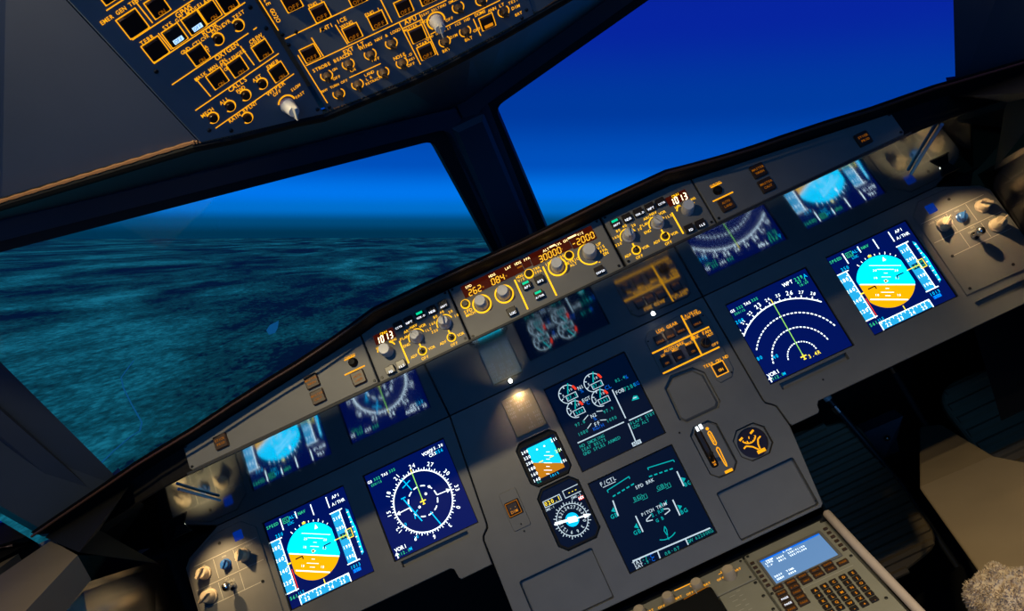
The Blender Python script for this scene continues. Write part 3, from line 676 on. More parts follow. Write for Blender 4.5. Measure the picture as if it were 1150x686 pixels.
# lighting and loudspeaker panels at both ends
def end_panel(s, label):
    m = lambda x: s * x
    t = Thing('knob_panel', label, 'control panel', MAIN, (s * 4.56, -.56, 0), 'knob panels at both ends')
    out = [(m(x), y) for x, y in ((4.13, .50), (4.13, -.545), (4.84, -.555), (5.02, -.40), (5.02, .38), (4.95, .47), (4.62, .63), (4.28, .635))]
    t.part('faceplate', MB().use('face').plate(out, .001, .016, .006))
    d = MB().use('etch'); w = .0175
    for y, x0, x1 in ((.385, 4.16, 4.94), (.126, 4.16, 4.99), (-.09, 4.26, 4.97)): d.line((m(x0), y), (m(x1), y), .007, w)
    for x, y0, y1 in ((4.46, .37, .14), (4.708, .37, .15), (4.465, .11, -.085), (4.728, .11, -.08)): d.line((m(x), y0), (m(x), y1), .006, w)
    for q, x, y in (('LOUD SPEAKER', 4.33, .345), ('PFD', 4.58, .345), ('ND', 4.83, .345), ('OFF', 4.62, .10), ('CONSOLE', 4.60, .065), ('FLOOR', 4.86, .095)): d.text(q, (m(x), y), .020, w)
    t.part('legend', d)
    knob(t, (m(4.36), .265), .016, .075, .11, 'knob_tan', 35 if s > 0 else 60); knob(t, (m(4.84), .268), .016, .075, .11, 'knob_tan', 150 if s > 0 else 40)
    knob(t, (m(4.85), .006), .016, .082, .13, 'knob_tan', 20 if s > 0 else 210); knob(t, (m(4.58), .256), .016, .060, .06, 'blue_rod', 45)
    mb = MB().use('steel').lathe((m(4.58), .006), [(.016, .045), (.03, .045), (.035, .02), (.13, .018)], 18); mb.sphere((m(4.58), .006, .17), .052)
    t.part('toggle_switch', mb, smooth=True)
    t.part('indicator_window', MB().use('dim_blue').plate(rr(min(m(4.30), m(4.41)), max(m(4.30), m(4.41)), .44, .55, .012), .016, .020, .002))
    screws(t, [(m(4.585), .505), (m(4.75), -.455), (m(4.245), -.09), (m(4.20), -.49)], .016, .018)
    return t
end_panel(1, 'knob panel with a steel ball toggle in a warm lamp pool at the right edge')
end_panel(-1, 'knob panel with a steel ball toggle in a warm lamp pool at the lower left')
# ================================================================== glareshield
GU = -.12                                     # centre line of the glareshield
GW = 2.0                                      # its control faces stand two screen widths proud of the panel
def cowl_top(u):
    x = abs(u - GU)
    K = [(0, 1.505), (.9, 1.525), (1.45, 1.52), (1.7, 1.465), (1.95, 1.415), (2.25, 1.365), (2.65, 1.318), (3.0, 1.265), (3.3, 1.215), (3.6, 1.18), (4.05, 1.13), (4.3, 1.085), (4.6, 1.045), (5.3, .95)]
    for (a, p), (b, q) in zip(K, K[1:]):
        if x <= b: return p + (q - p) * (x - a) / (b - a)
    return K[-1][1]
def under(w): return .704 + .0455 * w
t = Thing('glareshield', 'long black glareshield cowl running under the windshields across the cockpit', 'glareshield', MAIN, (GU, .70, 0))
st = sorted(set([GU + s * x for x in (0, .45, .9, 1.2, 1.45, 1.6, 1.72, 1.85, 2.0, 2.25, 2.5, 2.9, 3.3, 3.6, 3.9, 4.25, 4.6, 4.9, 5.25) for s in (-1, 1)]))
fw = from_panel((0, 0, 0))
YV = Vector((0, sin(TAU), -cos(TAU)))         # straight ahead, in panel-frame terms
prof = []
for u in st:
    x = abs(u - GU); rec = max(0, x - 3.75) * .28; W = GW + .03 - rec; LP = .20; lt = .062 if x < 1.6 else max(.03, .062 - (x - 1.6) * .06); T = (cowl_top(u) + 1.15) * (8.6 - W - LP) / (8.6 - GW) - 1.15
    base = max(.86, T - .42)
    f0 = Vector((u, T, W + .02)) + YV * 1.9 + Vector((0, -.16, 0)); f1 = Vector((u, T - .02, W - .02)) + YV * .5
    pl = [(u, under(0), .0), (u, under(W) - .002, W), (u, under(W) + .010, W + .01), (u, under(W) + .012, GW - .055 - rec), (u, T - lt + .01, GW - .055 - rec),
          (u, T - lt - .01, W + LP - .05), (u, T - lt, W + LP), (u, T - lt * .5, W + LP + .03), (u, T - .01, W + LP + .01), (u, T, W + LP - .07), tuple(f1), tuple(f0), (u, under(0) + .02, -.40)]
    prof.append(pl)
mb = MB(); k = len(prof[0])
for i in range(len(prof) - 1):
    for j in range(k):
        j2 = (j + 1) % k
        mb.use('gloss' if j == 0 else 'cowl')
        mb.add([prof[i][j], prof[i + 1][j], prof[i + 1][j2], prof[i][j2]], [(0, 1, 2, 3)])
mb.use('cowl').add(prof[0], [tuple(range(k))]).add(prof[-1], [tuple(range(k))[::-1]])
t.part('cowl', mb)
t.part('edge_piping', MB().use('piping').tube([(u, (cowl_top(u) + 1.15) * (8.37 - GW + max(0, abs(u - GU) - 3.75) * .28) / (8.6 - GW) - 1.15 - .055, GW + .26 - max(0, abs(u - GU) - 3.75) * .28) for u in st], .012, 8), smooth=True)
d = MB().use('rubber').box(-3.70, 3.47, .794, .8135, GW - .05, GW + .05); t.part('lower_rail', d)

gl_ = GW
def gface(t, poly_): t.part('faceplate', MB().use('face').plate(poly_, gl_ - .05, gl_, .008))
def white_key(t, c, txt, green=False, w=gl_, hs=.043):
    lg = [('white_leg', None, txt, (0, -.024, .019 if len(txt) > 3 else .023))]
    if green: lg.append(('green_leg', (-.030, .030, .008, .030), None, None))
    button(t, c, hs, w, 'key', .045, legends=lg, hv=.036)

# flight control unit
t = Thing('autopilot_panel', 'centre glareshield panel with amber speed, heading and altitude readouts', 'control panel', MAIN, (-.125, .81, gl_))
gface(t, [(-.89, .815), (.637, .815), (.645, 1.355), (-.89, 1.355)])
w = gl_ + .002
for nm, (a, b, c_, e_) in (('readout', (-.785, -.185, 1.20, 1.325)), ('readout', (-.18, -.10, 1.215, 1.315)), ('readout', (-.095, .30, 1.20, 1.325)), ('readout', (.305, .545, 1.185, 1.325))):
    o = t.part(nm, MB().use('window_red').plate(rc(a, b, c_, e_), gl_ - .002, w, .0))
d = MB().use('digit'); L = w + .004
d.seg('262', (-.675, 1.232), .058, L); d.seg('084', (-.443, 1.233), .058, L); d.seg('30000', (.088, 1.236), .058, L); d.seg('-2000', (.422, 1.232), .058, L)
d.use('warm_leg')
for x, q in ((-.716, 'SPD'), (-.475, 'HDG'), (-.313, 'LAT'), (-.212, 'HDG'), (-.122, 'FPA'), (.075, 'ALT'), (.20, 'LVL'), (.27, 'CH'), (.424, 'V/S')): d.text(q, (x, 1.294), .024, L)
d.line((.115, 1.302), (.17, 1.302), .016, L); d.line((.30, 1.302), (.385, 1.302), .016, L)
d.use('amber_lo').rect(-.60, -.585, 1.222, 1.238, L); d.rect(-.365, -.35, 1.222, 1.238, L); d.rect(.20, .215, 1.228, 1.244, L); d.rect(-.235, -.185, 1.245, 1.26, L)
t.part('digits', d)
KN = [(-.668, 1.085), (-.446, 1.080), (.100, 1.098), (.418, 1.083)]
for i, c in enumerate(KN):
    knob(t, c, gl_, .060 if i < 3 else .068, .13, 'knob_grey', 90, skirt=False, ridge=False, name='selector_knob')
d = MB().use('yellow'); L = gl_ + .002
for i, c in enumerate(KN):
    if i < 3: d.ring3(c, .083, .0115, gl_, gl_ + .012)
    else: d.arc(c, .105, 95, 285, .013, L)
for c in ((-.806, 1.151), (-.161, 1.154), (.241, 1.148)): d.ring3(c, .040, .009, gl_, gl_ + .012)
d.line((-.304, 1.163), (-.311, .853), .015, L); d.line((-.019, 1.162), (-.024, .854), .015, L)
for q, x, y, h in (('SPD', -.812, 1.082, .032), ('MACH', -.80, 1.045, .026), ('HDG', -.25, 1.172, .026), ('V/S', -.25, 1.135, .026), ('TRK', -.078, 1.172, .026), ('FPA', -.078, 1.135, .026), ('100', .04, 1.165, .028), ('1000', .155, 1.172, .028),
                   ('METRIC', .24, 1.088, .026), ('ALT', .24, 1.055, .026), ('UP', .53, 1.128, .028), ('V/S', .535, 1.090, .028), ('FPA', .54, 1.052, .028), ('DN', .548, 1.018, .028), ('+', .418, 1.185, .03), ('-', .46, .975, .04)): d.text(q, (x, y), h, L)
t.part('legend', d)
for c in ((-.806, 1.151), (-.161, 1.154), (.241, 1.148)): t.part('push_button', MB().use('maroon').lathe(c, [(gl_, .034), (gl_ + .03, .033), (gl_ + .035, .028)], 20), smooth=True)
white_key(t, (-.228, 1.058), 'AP1', True); white_key(t, (-.10, 1.055), 'AP2'); white_key(t, (-.164, .925), 'A/THR', True); white_key(t, (-.45, .892), 'LOC'); white_key(t, (.421, .890), 'EXPED')
screws(t, [(.60, .858), (-.862, .845), (-.862, 1.335), (.612, 1.335)], gl_, .013)

def efis(s, label):
    m = lambda x: GU + s * x
    t = Thing('display_control_panel', label, 'control panel', MAIN, (m(1.235), .81, gl_), 'display control panels')
    gface(t, [(m(.787), .815), (m(1.678), .815), (m(1.678), 1.318), (m(1.5), 1.352), (m(.787), 1.355)])
    w = gl_ + .002; L = w + .004
    t.part('readout', MB().use('window_red').plate(rc(min(m(1.585), m(1.385)), max(m(1.585), m(1.385)), 1.158, 1.255), gl_ - .002, w))
    t.part('digits', MB().use('digit_hot').seg('1013', (m(1.49), 1.190), .062, L, sp=.044, wd=.0085, dr=.36))
    d = MB().use('yellow')
    c1, c2, k1, k2 = (m(1.212), 1.064), (m(.925), 1.072), (m(1.215), .922), (m(.925), .921)
    d.text('QNH', (m(1.48), 1.237), .026, L)
    d.arc((m(1.51), 1.06), .092, 20, 60, .012, w); d.arc((m(1.51), 1.06), .092, 120, 160, .012, w)
    d.text('INHG', (m(1.43 if s < 0 else 1.59), 1.135), .022, w); d.text('HPA', (m(1.57 if s < 0 else 1.45), 1.13), .022, w)
    d.line((m(1.374), 1.102), (m(1.372), .872), .014, w)
    for c in (c1, c2):
        d.arc(c, .078, 15, 190, .010, w)
        for k, a in enumerate((10, 45, 85, 120, 155, 195)): g = radians(a); d.text(('ILS', 'VOR', 'NAV', 'ARC', 'PLAN', 'ENG') [k] if c is c1 else ('10', '20', '40', '80', '160', '320')[k], (c[0] + .122 * cos(g), c[1] + .108 * sin(g)), .026, w)
    for c in (k1, k2):
        d.ring3(c, .038, .008, gl_, gl_ + .012); d.line((c[0], c[1] + .04), (c[0], c[1] + .075), .014, w)
        d.text('ADF', (c[0] - .088, c[1] - .012), .026, w); d.text('VOR', (c[0] + .088, c[1] - .010), .026, w); d.text('OFF', (c[0], c[1] - .068), .026, w)
    t.part('legend', d)
    for c in (c1, c2): knob(t, c, gl_, .060, .10, 'knob_grey', 120 if c is c1 else 75)
    knob(t, (m(1.51), 1.06), gl_, .060, .13, 'knob_grey', 90, skirt=False, ridge=False, name='selector_knob')
    for c in (k1, k2):
        t.part('toggle_switch', MB().use('key').lathe(c, [(gl_, .030), (gl_ + .02, .026), (gl_ + .022, .012), (gl_ + .08, .014), (gl_ + .085, .009)], 14), smooth=True)
    names = ('CSTR', 'WPT', 'VOR.D', 'NDB', 'ARPT')
    for i, x in enumerate((1.325, 1.218, 1.103, .988, .872)): white_key(t, (m(x), 1.232), names[i], (i == 2) if s < 0 else (i == 4))
    white_key(t, (m(1.545), .882), 'FD' if s < 0 else 'ILS'); white_key(t, (m(1.435), .886), 'ILS' if s < 0 else 'FD')
    screws(t, [(m(.815), .858), (m(1.645), .858), (m(.815), 1.335)], gl_, .013)
efis(-1, 'glareshield display control panel with the 1013 readout at its left end')
efis(1, 'glareshield display control panel with the 1013 readout at its right end')

def outer(s, label):
    m = lambda x: GU + s * x
    t = Thing('warning_panel', label, 'control panel', MAIN, (m(2.6), .81, gl_), 'warning light panels')
    gface(t, [(m(1.692), .828), (m(3.55), .832), (m(3.57), .86), (m(3.57), 1.055), (m(3.55), 1.072), (m(2.5), 1.212), (m(1.692), 1.315)])
    w = gl_ + .002
    for c, q, mm in (((m(3.215), .955), 'STICK|PRIO', 'brown_key'), ((m(2.25), 1.106), 'MASTER|WARN', 'brown_key'), ((m(2.245), .948), 'MASTER|CAUT', 'brown_key'), ((m(1.842), .947), 'AUTO|LAND', 'brown_key')):
        a, b = q.split('|')
        button(t, c, .064, gl_, mm, .03, legends=(('amber_lo', None, a, (0, .018, .022)), ('amber_lo', None, b, (0, -.022, .022))))
    t.part('push_button', MB().use('black').lathe((m(1.838), 1.104), [(gl_, .042), (gl_ + .03, .040), (gl_ + .045, .026), (gl_ + .048, .0)], 20), smooth=True)
    d = MB().use('amber'); d.text('CHRONO', (m(1.85), 1.172), .020, w); d.line((m(1.80), 1.158), (m(1.91), 1.158), .010, w); d.line((m(1.75), 1.03), (m(1.955), 1.03), .013, w)
    t.part('legend', d)
    screws(t, [(m(3.54), .862), (m(3.545), 1.06), (m(1.72), .862)], gl_, .013)
outer(-1, 'plain grey warning light panel on the left end of the glareshield')
outer(1, 'plain grey warning light panel on the right end of the glareshield')

# flood lamps under the glareshield, each with its own light
def flood(u, w, label, energy, aim, size=52, blend=.6, big=False, hood=None):
    v = under(w)
    t = Thing('flood_lamp', label, 'lamp', MAIN, (u, v, w), 'lamps under the glareshield')
    if big:
        t.part('hood', MB().use('black').hexa([(u - .11, v - .10, w + .07), (u + .11, v - .10, w + .07), (u + .09, v - .09, w + .09), (u - .09, v - .09, w + .09), (u - .04, v + .01, w + .05), (u + .04, v + .01, w + .05), (u + .04, v + .01, w + .08), (u - .04, v + .01, w + .08)]))
        t.part('hood_edge', MB().use('steel').tube([(u - .11, v - .10, w + .08), (u + .11, v - .10, w + .08)], .008, 8))
    if big: t.part('housing', MB().use('black').add(*ring_v(u, v, w, .05, .004)))
    t.part('lens', MB().use('lamp').sphere((u, v - .004, w), .022, 10, 8), smooth=True)
    ld = bpy.data.lights.new('lamp_light', 'SPOT'); ld.energy = energy; ld.spot_size = radians(size); ld.spot_blend = blend; ld.shadow_soft_size = .004; ld.color = (1, .70, .34)
    lo = bpy.data.objects.new('lamp_light', ld); COL.objects.link(lo)
    p = MAIN.p(u, v - .05, w); q = MAIN.p(*aim); lo.location = p; lo.rotation_euler = (q - p).to_track_quat('-Z', 'Y').to_euler()
    lo.parent = t.e; lo.matrix_parent_inverse = t.e.matrix_world.inverted()
def ring_v(u, v, w, r, h, n=16):
    vs = []; fs = []
    for k in (0, 1):
        for i in range(n): a = 2 * pi * i / n; vs.append((u + r * cos(a), v + .01 - k * h, w + r * sin(a)))
    fs = [(i, (i + 1) % n, n + (i + 1) % n, n + i) for i in range(n)] + [tuple(range(n, 2 * n))]
    return vs, fs
flood(-.80, .26, 'tiny white lamp under the cowl shining on the etched placard', 0.38, (-.83, .34, 0), 105, 1.0)
flood(.96, .26, 'tiny white lamp under the cowl above the gear annunciator panel', 0.10, (1.1, .34, 0), 60, .8)
flood(4.38, .60, 'hooded map lamp lighting the right-hand knob panel', 2.1, (4.62, -.06, 0), 78, 1.0, True)
flood(-4.62, .60, 'hooded map lamp lighting the lower left knob panel', 2.1, (-4.60, -.06, 0), 78, 1.0, True)
# struts at both ends of the cowl
single('strut', MB().use('blue_rod').tube([(3.77, .765, 2.0), (3.80, .745, 1.5), (3.845, .722, 1.0)], .016, 10), 'thin blue rod lying under the right end of the glareshield', 'rod', MAIN, (3.80, .745, 1.5), 'blue rods', smooth=True)
single('strut', MB().use('blue_rod').tube([(-3.90, .760, 1.88), (-3.95, .740, 1.4), (-3.99, .720, .97)], .014, 10), 'thin blue rod lying under the left end of the glareshield', 'rod', MAIN, (-3.95, .740, 1.4), 'blue rods', smooth=True)

# ================================================================== overhead panels
def btn_o(t, lg, c, hs=.048, m='maroon', legends=()):
    button(t, c, hs, 0, m, .018, legends=legends); lg.frame(c[0] - hs - .004, c[0] + hs + .004, c[1] - hs - .004, c[1] + hs + .004, .0058, .003)
def rnd_o(t, lg, c, r=.027):
    t.part('push_button', MB().use('maroon').lathe(c, [(0, r), (.02, r * .98), (.024, r * .85)], 18), smooth=True); lg.arc(c, r + .008, -150, 130, .0085, .003, 22)
t = Thing('overhead_panel', 'dark overhead switch panel at the far left of the amber lit ceiling panels', 'control panel', OHL, (-.40, .03, 0), 'overhead panels')
t.part('faceplate', MB().use('overhead').plate([(-.765, .345), (-.012, .0), (-.012, 1.75), (-.855, 1.75)], -.10, 0, .006))
lg = MB().use('amber'); w = .003
btn_o(t, lg, (-.648, 1.135), .056)
for c in ((-.488, 1.140), (-.269, .965), (-.155, .958), (-.635, .960), (-.462, .803), (-.452, .622), (-.315, .612), (-.134, .610), (-.124, .436), (-.30, 1.145), (-.15, 1.14), (-.65, 1.33), (-.49, 1.33), (-.33, 1.33), (-.16, 1.33)):
    btn_o(t, lg, c, .046 if c != (-.635, .960) else .05, legends=(('amber_lo', None, 'ON', (0, -.03, .022)),) if c[1] < 1.2 and c != (-.635, .96) else ())
for c in ((-.505, .963), (-.377, .963)): btn_o(t, lg, c, .048, 'key', legends=(('off_blue', (-.030, .030, -.036, -.010), None, None), ('s_blue', None, 'OFF', (0, -.023, .018))))
for c in ((-.319, .814), (-.176, .815), (-.249, .435), (-.373, .436), (-.489, .435), (-.613, .436), (-.444, .305)): rnd_o(t, lg, c)
for a, b in (((-.684, .744), (-.150, .742)), ((-.669, .537), (-.060, .533)), ((-.638, .369), (-.045, .366)), ((-.691, .900), (-.070, .900)), ((-.703, 1.068), (-.05, 1.068)), ((-.714, 1.260), (-.05, 1.26)), ((-.566, 1.229), (-.561, 1.083)), ((-.570, 1.023), (-.566, .910)), ((-.232, .706), (-.225, .560)), ((-.555, .698), (-.547, .554)), ((-.115, .742), (-.09, .742))): lg.line(a, b, .0062, w)
for q, x, y, h in (('EMER GEN TEST', -.655, 1.222, .022), ('GPWS', -.385, 1.046, .030), ('RCDR', -.325, .886, .030), ('OXYGEN', -.315, .727, .030), ('CALLS', -.374, .520, .030), ('WIPER', -.190, .356, .030), ('RAIN RPLNT', -.445, .353, .024), ('TERR', -.641, 1.026, .024), ('SYS', -.506, 1.028, .024), ('G/S MODE', -.385, 1.024, .02), ('FLAP', -.271, 1.024, .024), ('LDG FLAP', -.16, 1.018, .018), ('GND CTL', -.468, .862, .022), ('CVR ERASE', -.322, .861, .020), ('CVR TEST', -.180, .863, .022),
                   ('MASK MAN ON', -.456, .690, .022), ('PASSENGER', -.308, .672, .022), ('CREW', -.134, .690, .024), ('SUPPLY', -.132, .667, .02), ('EMER', -.128, .498, .026), ('AFT', -.255, .482, .024), ('FWD', -.378, .483, .024), ('ALL', -.497, .483, .024), ('MECH', -.620, .483, .024), ('SLOW', -.085, .282, .020), ('FAST', -.085, .222, .020), ('OFF', -.20, .325, .022), ('ON', -.372, .64, .02), ('A', -.40, .815, .02), ('T', -.40, .79, .02), ('ELEC', -.48, 1.215, .022)): lg.text(q, (x, y), h, w)
lg.arc((-.185, .222), .058, 0, 150, .010, w, 16)
t.part('legend', lg)
knob(t, (-.190, .215), 0, .050, .10, 'knob_grey', 250)
screws(t, [(-.707, .857), (-.676, .382), (-.045, .705), (-.036, .06), (-.06, .86), (-.571, .295)], 0, .013)

t = Thing('overhead_panel', 'wide centre overhead switch panel with rows of small amber lit rotary knobs', 'control panel', OHC, (.77, .0, 0), 'overhead panels')
t.part('faceplate', MB().use('overhead').plate([(.012, .0), (.55, -.035), (1.0, -.03), (1.54, .0), (1.54, 1.2), (.012, 1.2)], -.10, 0, .006))
lg = MB().use('amber')
for c in ((.285, .646), (.577, .445), (.403, .441), (.108, .435), (.761, .450), (.771, .240), (.780, .102), (.166, .776), (.522, .640), (.70, .66), (.90, .66), (1.05, .45), (1.25, .45), (1.42, .45), (.92, .45)):
    btn_o(t, lg, c, .046, legends=(('amber_lo', None, 'OFF', (0, -.022, .026)),) if c != (.771, .24) else ())
btn_o(t, lg, (1.226, .105), .044, legends=(('amber_mid', (-.03, .03, -.03, -.008), None, None),))
for i, c in enumerate(((.130, .250), (.287, .258), (.442, .255), (.595, .262), (.140, .093), (.278, .096), (.465, .097), (.603, .100), (1.078, .290), (.917, .108), (1.067, .112), (1.350, .124), (1.235, .268))):
    knob(t, c, 0, .027, .045, 'pinkring', 80 + (i * 37) % 60); lg.arc(c, .038, -225, 45, .0068, w, 26)
knob(t, (.915, .268), 0, .046, .10, 'knob_grey', 262); lg.arc((.915, .27), .058, -20, 230, .010, w, 24)
for a, b in (((.021, .590), (.640, .591)), ((.048, .372), (1.024, .368)), ((.694, .369), (.711, .029)), ((.833, .360), (.843, .037)), ((.648, .56), (.654, .389)), ((.331, .535), (.343, .384)), ((.164, .525), (.173, .379)), ((.037, .459), (.044, .065)), ((.850, .200), (1.350, .208)), ((1.145, .169), (1.155, .033)), ((.252, .166), (.476, .162)), ((.70, .32), (.84, .32)), ((-.003 + .01, .92), (.012, .655))): lg.line(a, b, .0062, w)
for q, x, y, h in (('ANTI ICE', .320, .544, .026), ('EXT LT', .365, .344, .028), ('APU', .765, .350, .032), ('WING', .395, .505, .022), ('ENG 1', .569, .505, .024), ('STROBE', .127, .318, .024), ('BEACON', .275, .318, .024), ('WING', .440, .320, .024), ('NAV & LOGO', .595, .325, .020), ('RWY TURN OFF', .14, .158, .018), ('NOSE', .607, .151, .024), ('MASTER SW', .770, .302, .018), ('START', .781, .162, .022), ('OVHD INTEG LT', .898, .183, .016), ('ICE IND', 1.07, .183, .018), ('DOME', 1.20, .185, .022), ('BRT', .905, .046, .022), ('BRT', 1.071, .050, .022), ('DIM', .985, .115, .02), ('ANN LT', 1.31, .172, .022), ('LAND', .378, .132, .020), ('L', .348, .10, .02), ('R', .378, .10, .02), ('ON', .195, .265, .018), ('OFF', .18, .205, .02), ('RETRACT', .38, .07, .018), ('TEST', 1.43, .16, .020), ('DIM', 1.435, .115, .022), ('BRT', 1.44, .06, .020), ('SEAT BELTS', .91, .345, .016), ('NO SMOKING', 1.06, .345, .018), ('ON', .295, .205, .02), ('OFF', .46, .205, .02), ('T.O', .66, .13, .02), ('TAXI', .665, .095, .018), ('OFF', .655, .06, .02), ('ENG 2', .285, .708, .022), ('OFF', 1.145, .085, .02), ('ON', .86, .30, .02), ('OFF', 1.0, .24, .02)): lg.text(q, (x, y), h, w)
lg.text('LE GO2O', (.042, .78), .026, w, -90)
t.part('legend', lg)
screws(t, [(.022, .545), (.02, .62), (.10, .60), (.04, .03), (.25, .545), (1.50, .06), (1.455, .02), (1.34, .10)], 0, .012)

# ================================================================== window frames, roof and side walls
def PU(x, y, z): return Vector((x * U, y * U, z * U + .95))       # cockpit units -> metres
EL, PSI = radians(50), radians(25)
def pane(s):
    h = Vector((s * cos(PSI), -sin(PSI), 0)); d = Vector((0, -cos(EL), sin(EL)))
    n = h.cross(d) * s
    if n.y > 0: n = -n
    f = Frame((GU * 0, 1.5 * U, 2.11 * U + .95), h, d - h * d.dot(h), n); f.hx, f.dx = h, d
    return f
def in_pane(f, P):
    r = (P - f.o) / U; return (r.dot(f.x), r.dot(f.y))
def window(s, idx, TR, BR, BL, TL, sidepad):
    f = pane(s)
    op = [in_pane(f, PU(*q)) for q in (TR, BR, BL, TL)]
    op = round_poly(ccw(op), .12)
    out = [in_pane(f, PU(*q)) for q in (TR, BR, BL, TL)]
    c = Vector((sum(q[0] for q in out) / 4, sum(q[1] for q in out) / 4))
    ring = inset(ccw(out), -.34)
    structure('trim_%d' % idx, MB().use('rubber').plate(ring, -.10, 0.0, .0, [op]), f)
    ring2 = inset(ccw(out), -.36); op2 = round_poly(inset(ccw(out), -.17), .14)
    structure('trim_%d' % (idx + 2), MB().use('frame_navy').plate(ring2, 0.0, .16, .03, [op2]), f)
    structure('window_%d' % idx, MB().use('glass').poly(inset(ccw(out), -.05), -.05), f)
    return f, out
def round_poly(p, r, n=5):
    out = []
    for i in range(len(p)):
        a, b, c = Vector(p[i - 1]), Vector(p[i]), Vector(p[(i + 1) % len(p)])
        u1, u2 = (a - b).normalized(), (c - b).normalized()
        for k in range(n + 1):
            q = k / n; A = b + u1 * r * (1 - q); B = b + u2 * r * q
            out.append(tuple(A * (1 - q) + B * q))
    return out
# thin clear glass
g = bpy.data.materials.new('glass'); g.use_nodes = True; nt = g.node_tree; nt.nodes.clear()
o_ = nt.nodes.new('ShaderNodeOutputMaterial'); mx = nt.nodes.new('ShaderNodeMixShader'); tr_ = nt.nodes.new('ShaderNodeBsdfTransparent'); gs = nt.nodes.new('ShaderNodeBsdfGlossy'); fr = nt.nodes.new('ShaderNodeFresnel')
fr.inputs['IOR'].default_value = 1.45; gs.inputs['Roughness'].default_value = 0.03; tr_.inputs['Color'].default_value = (.96, .98, 1, 1)
nt.links.new(fr.outputs[0], mx.inputs[0]); nt.links.new(tr_.outputs[0], mx.inputs[1]); nt.links.new(gs.outputs[0], mx.inputs[2]); nt.links.new(mx.outputs[0], o_.inputs[0]); M['glass'] = g

window(-1, 1, (-.44, .12, 3.50), (-.32, 1.72, 1.67), (-4.99, -.05, 1.18), (-4.62, -2.25, 3.97), 0)
window(1, 2, (.325, .147, 3.541), (.405, 1.70, 1.66), (4.94, -.06, 1.20), (4.50, -2.15, 3.99), 0)
# centre post between the windshields
dv = Vector((0, -cos(EL), sin(EL)))
POST = Frame((0, 1.5 * U, 2.11 * U + .95), EX, dv, EX.cross(dv))
structure('trim_5', MB().use('frame_navy').hexa([(-.27, -.6, -.2), (.27, -.6, -.2), (.27, -.6, .1), (-.27, -.6, .1), (-.27, 2.3, -.2), (.27, 2.3, -.2), (.27, 2.3, .1), (-.27, 2.3, .1)]), POST)
structure('trim_6', MB().use('frame_navy').plate([(-.225, -.6), (.205, -.6), (.175, 2.05), (-.205, 2.05)], .10, .30, .05), POST)
# header between the windshields and the overhead panel, the roof liner and the roof
def mesh_world(pts, faces, m, solid=0):
    mb = MB().use(m); mb.add([tuple(Vector(p) / U) for p in pts], faces); return mb
hd = [(-1.00, -.42, 1.655), (-.75, -.50, 1.632), (-.524, -.52, 1.588)]
for u, v in ((-.80, .30), (-.60, .20), (-.40, .115), (-.20, .03), (-.02, -.06)): hd.append(tuple(OHL.p(u, v, -.03)))
for u, v in ((.30, -.085), (.55, -.105), (.80, -.11), (1.05, -.10), (1.30, -.085), (1.55, -.06)): hd.append(tuple(OHC.p(u, v, -.03)))
hd += [(.36, -.51, 1.555), (.524, -.52, 1.588), (.75, -.50, 1.632), (1.0, -.42, 1.655)]
fwd = []
for x, y, z in hd:
    ax = abs(x) / U; fwd.append((x, (.28 - ax * .52) * U, (3.72 + ax * .105) * U + .95))
n_ = len(hd)
structure('wall_front', mesh_world(hd + fwd + [(x, y, z + .04) for x, y, z in hd] + [(x, y + .02, z + .06) for x, y, z in fwd], [(i, i + 1, n_ + i + 1, n_ + i) for i in range(n_ - 1)] + [(2 * n_ + i, 3 * n_ + i, 3 * n_ + i + 1, 2 * n_ + i + 1) for i in range(n_ - 1)], 'frame_navy'))
cordp = [Vector((x, y - .004, z + .004)) / U for x, y, z in hd]
structure('trim_7', MB().use('black').tube(cordp, .040, 10))
mb = MB().use('cord')
fine = []
for a, b in zip(cordp, cordp[1:]):
    for k in range(24): fine.append(a.lerp(b, k / 24) + Vector((0, -.036, .012)))
mb.tube(fine, [.011 + .005 * (i % 2) for i in range(len(fine))], 6)
structure('trim_8', mb)
# liner panels either side of the overhead panels
for s, idx in ((-1, 'left'), (1, 'right')):
    e0, e1 = OHL.p(-.772, .345, -.01), OHL.p(-.862, 1.75, -.01)
    if s > 0:
        e0 = Vector((GU * U * 2 * -0 - e0.x - .04, e0.y, e0.z)); e1 = Vector((-e1.x - .04, e1.y, e1.z))
    A = Vector((s * .524, -.515, 1.594)); B = Vector((s * 1.0, -.42, 1.66))
    dl = e1 - e0
    pts = [e0, A, B, B + dl * 1.0, e1]
    up = Vector((0, .02, .05)); q = [p + up for p in pts]
    structure('ceiling_' + idx, mesh_world([tuple(p) for p in pts + q], [(0, 1, 2, 3, 4), (9, 8, 7, 6, 5)] + [(i, 5 + i, 5 + (i + 1) % 5, (i + 1) % 5) for i in range(5)], 'liner'))
    if s > 0:   # panel face between the centre panel and the right liner
        c0, c1 = OHC.p(1.545, 0, -.01), OHC.p(1.545, 1.2, -.01)
        structure('trim_9', mesh_world([tuple(p) for p in (c0, e0, e1, c1)], [(0, 1, 2, 3)], 'overhead'))
rf = [(-1.3, -.62, 1.70)] + [(x, y, z + .075) for x, y, z in fwd] + [(1.3, -.62, 1.70)]
bk = [(x, -1.3, 2.12) for x, y, z in rf]; bk2 = [(x, -3.2, 2.12) for x, y, z in rf]; k_ = len(rf)
structure('ceiling', mesh_world(rf + bk + bk2, [(r * k_ + i, r * k_ + i + 1, (r + 1) * k_ + i + 1, (r + 1) * k_ + i) for r in (0, 1) for i in range(k_ - 1)], 'liner'))
structure('wall_back', mesh_world([(-1.3, -3.2, -.1), (1.3, -3.2, -.1), (1.3, -3.2, 2.12), (-1.3, -3.2, 2.12)], [(0, 1, 2, 3)], 'liner'))
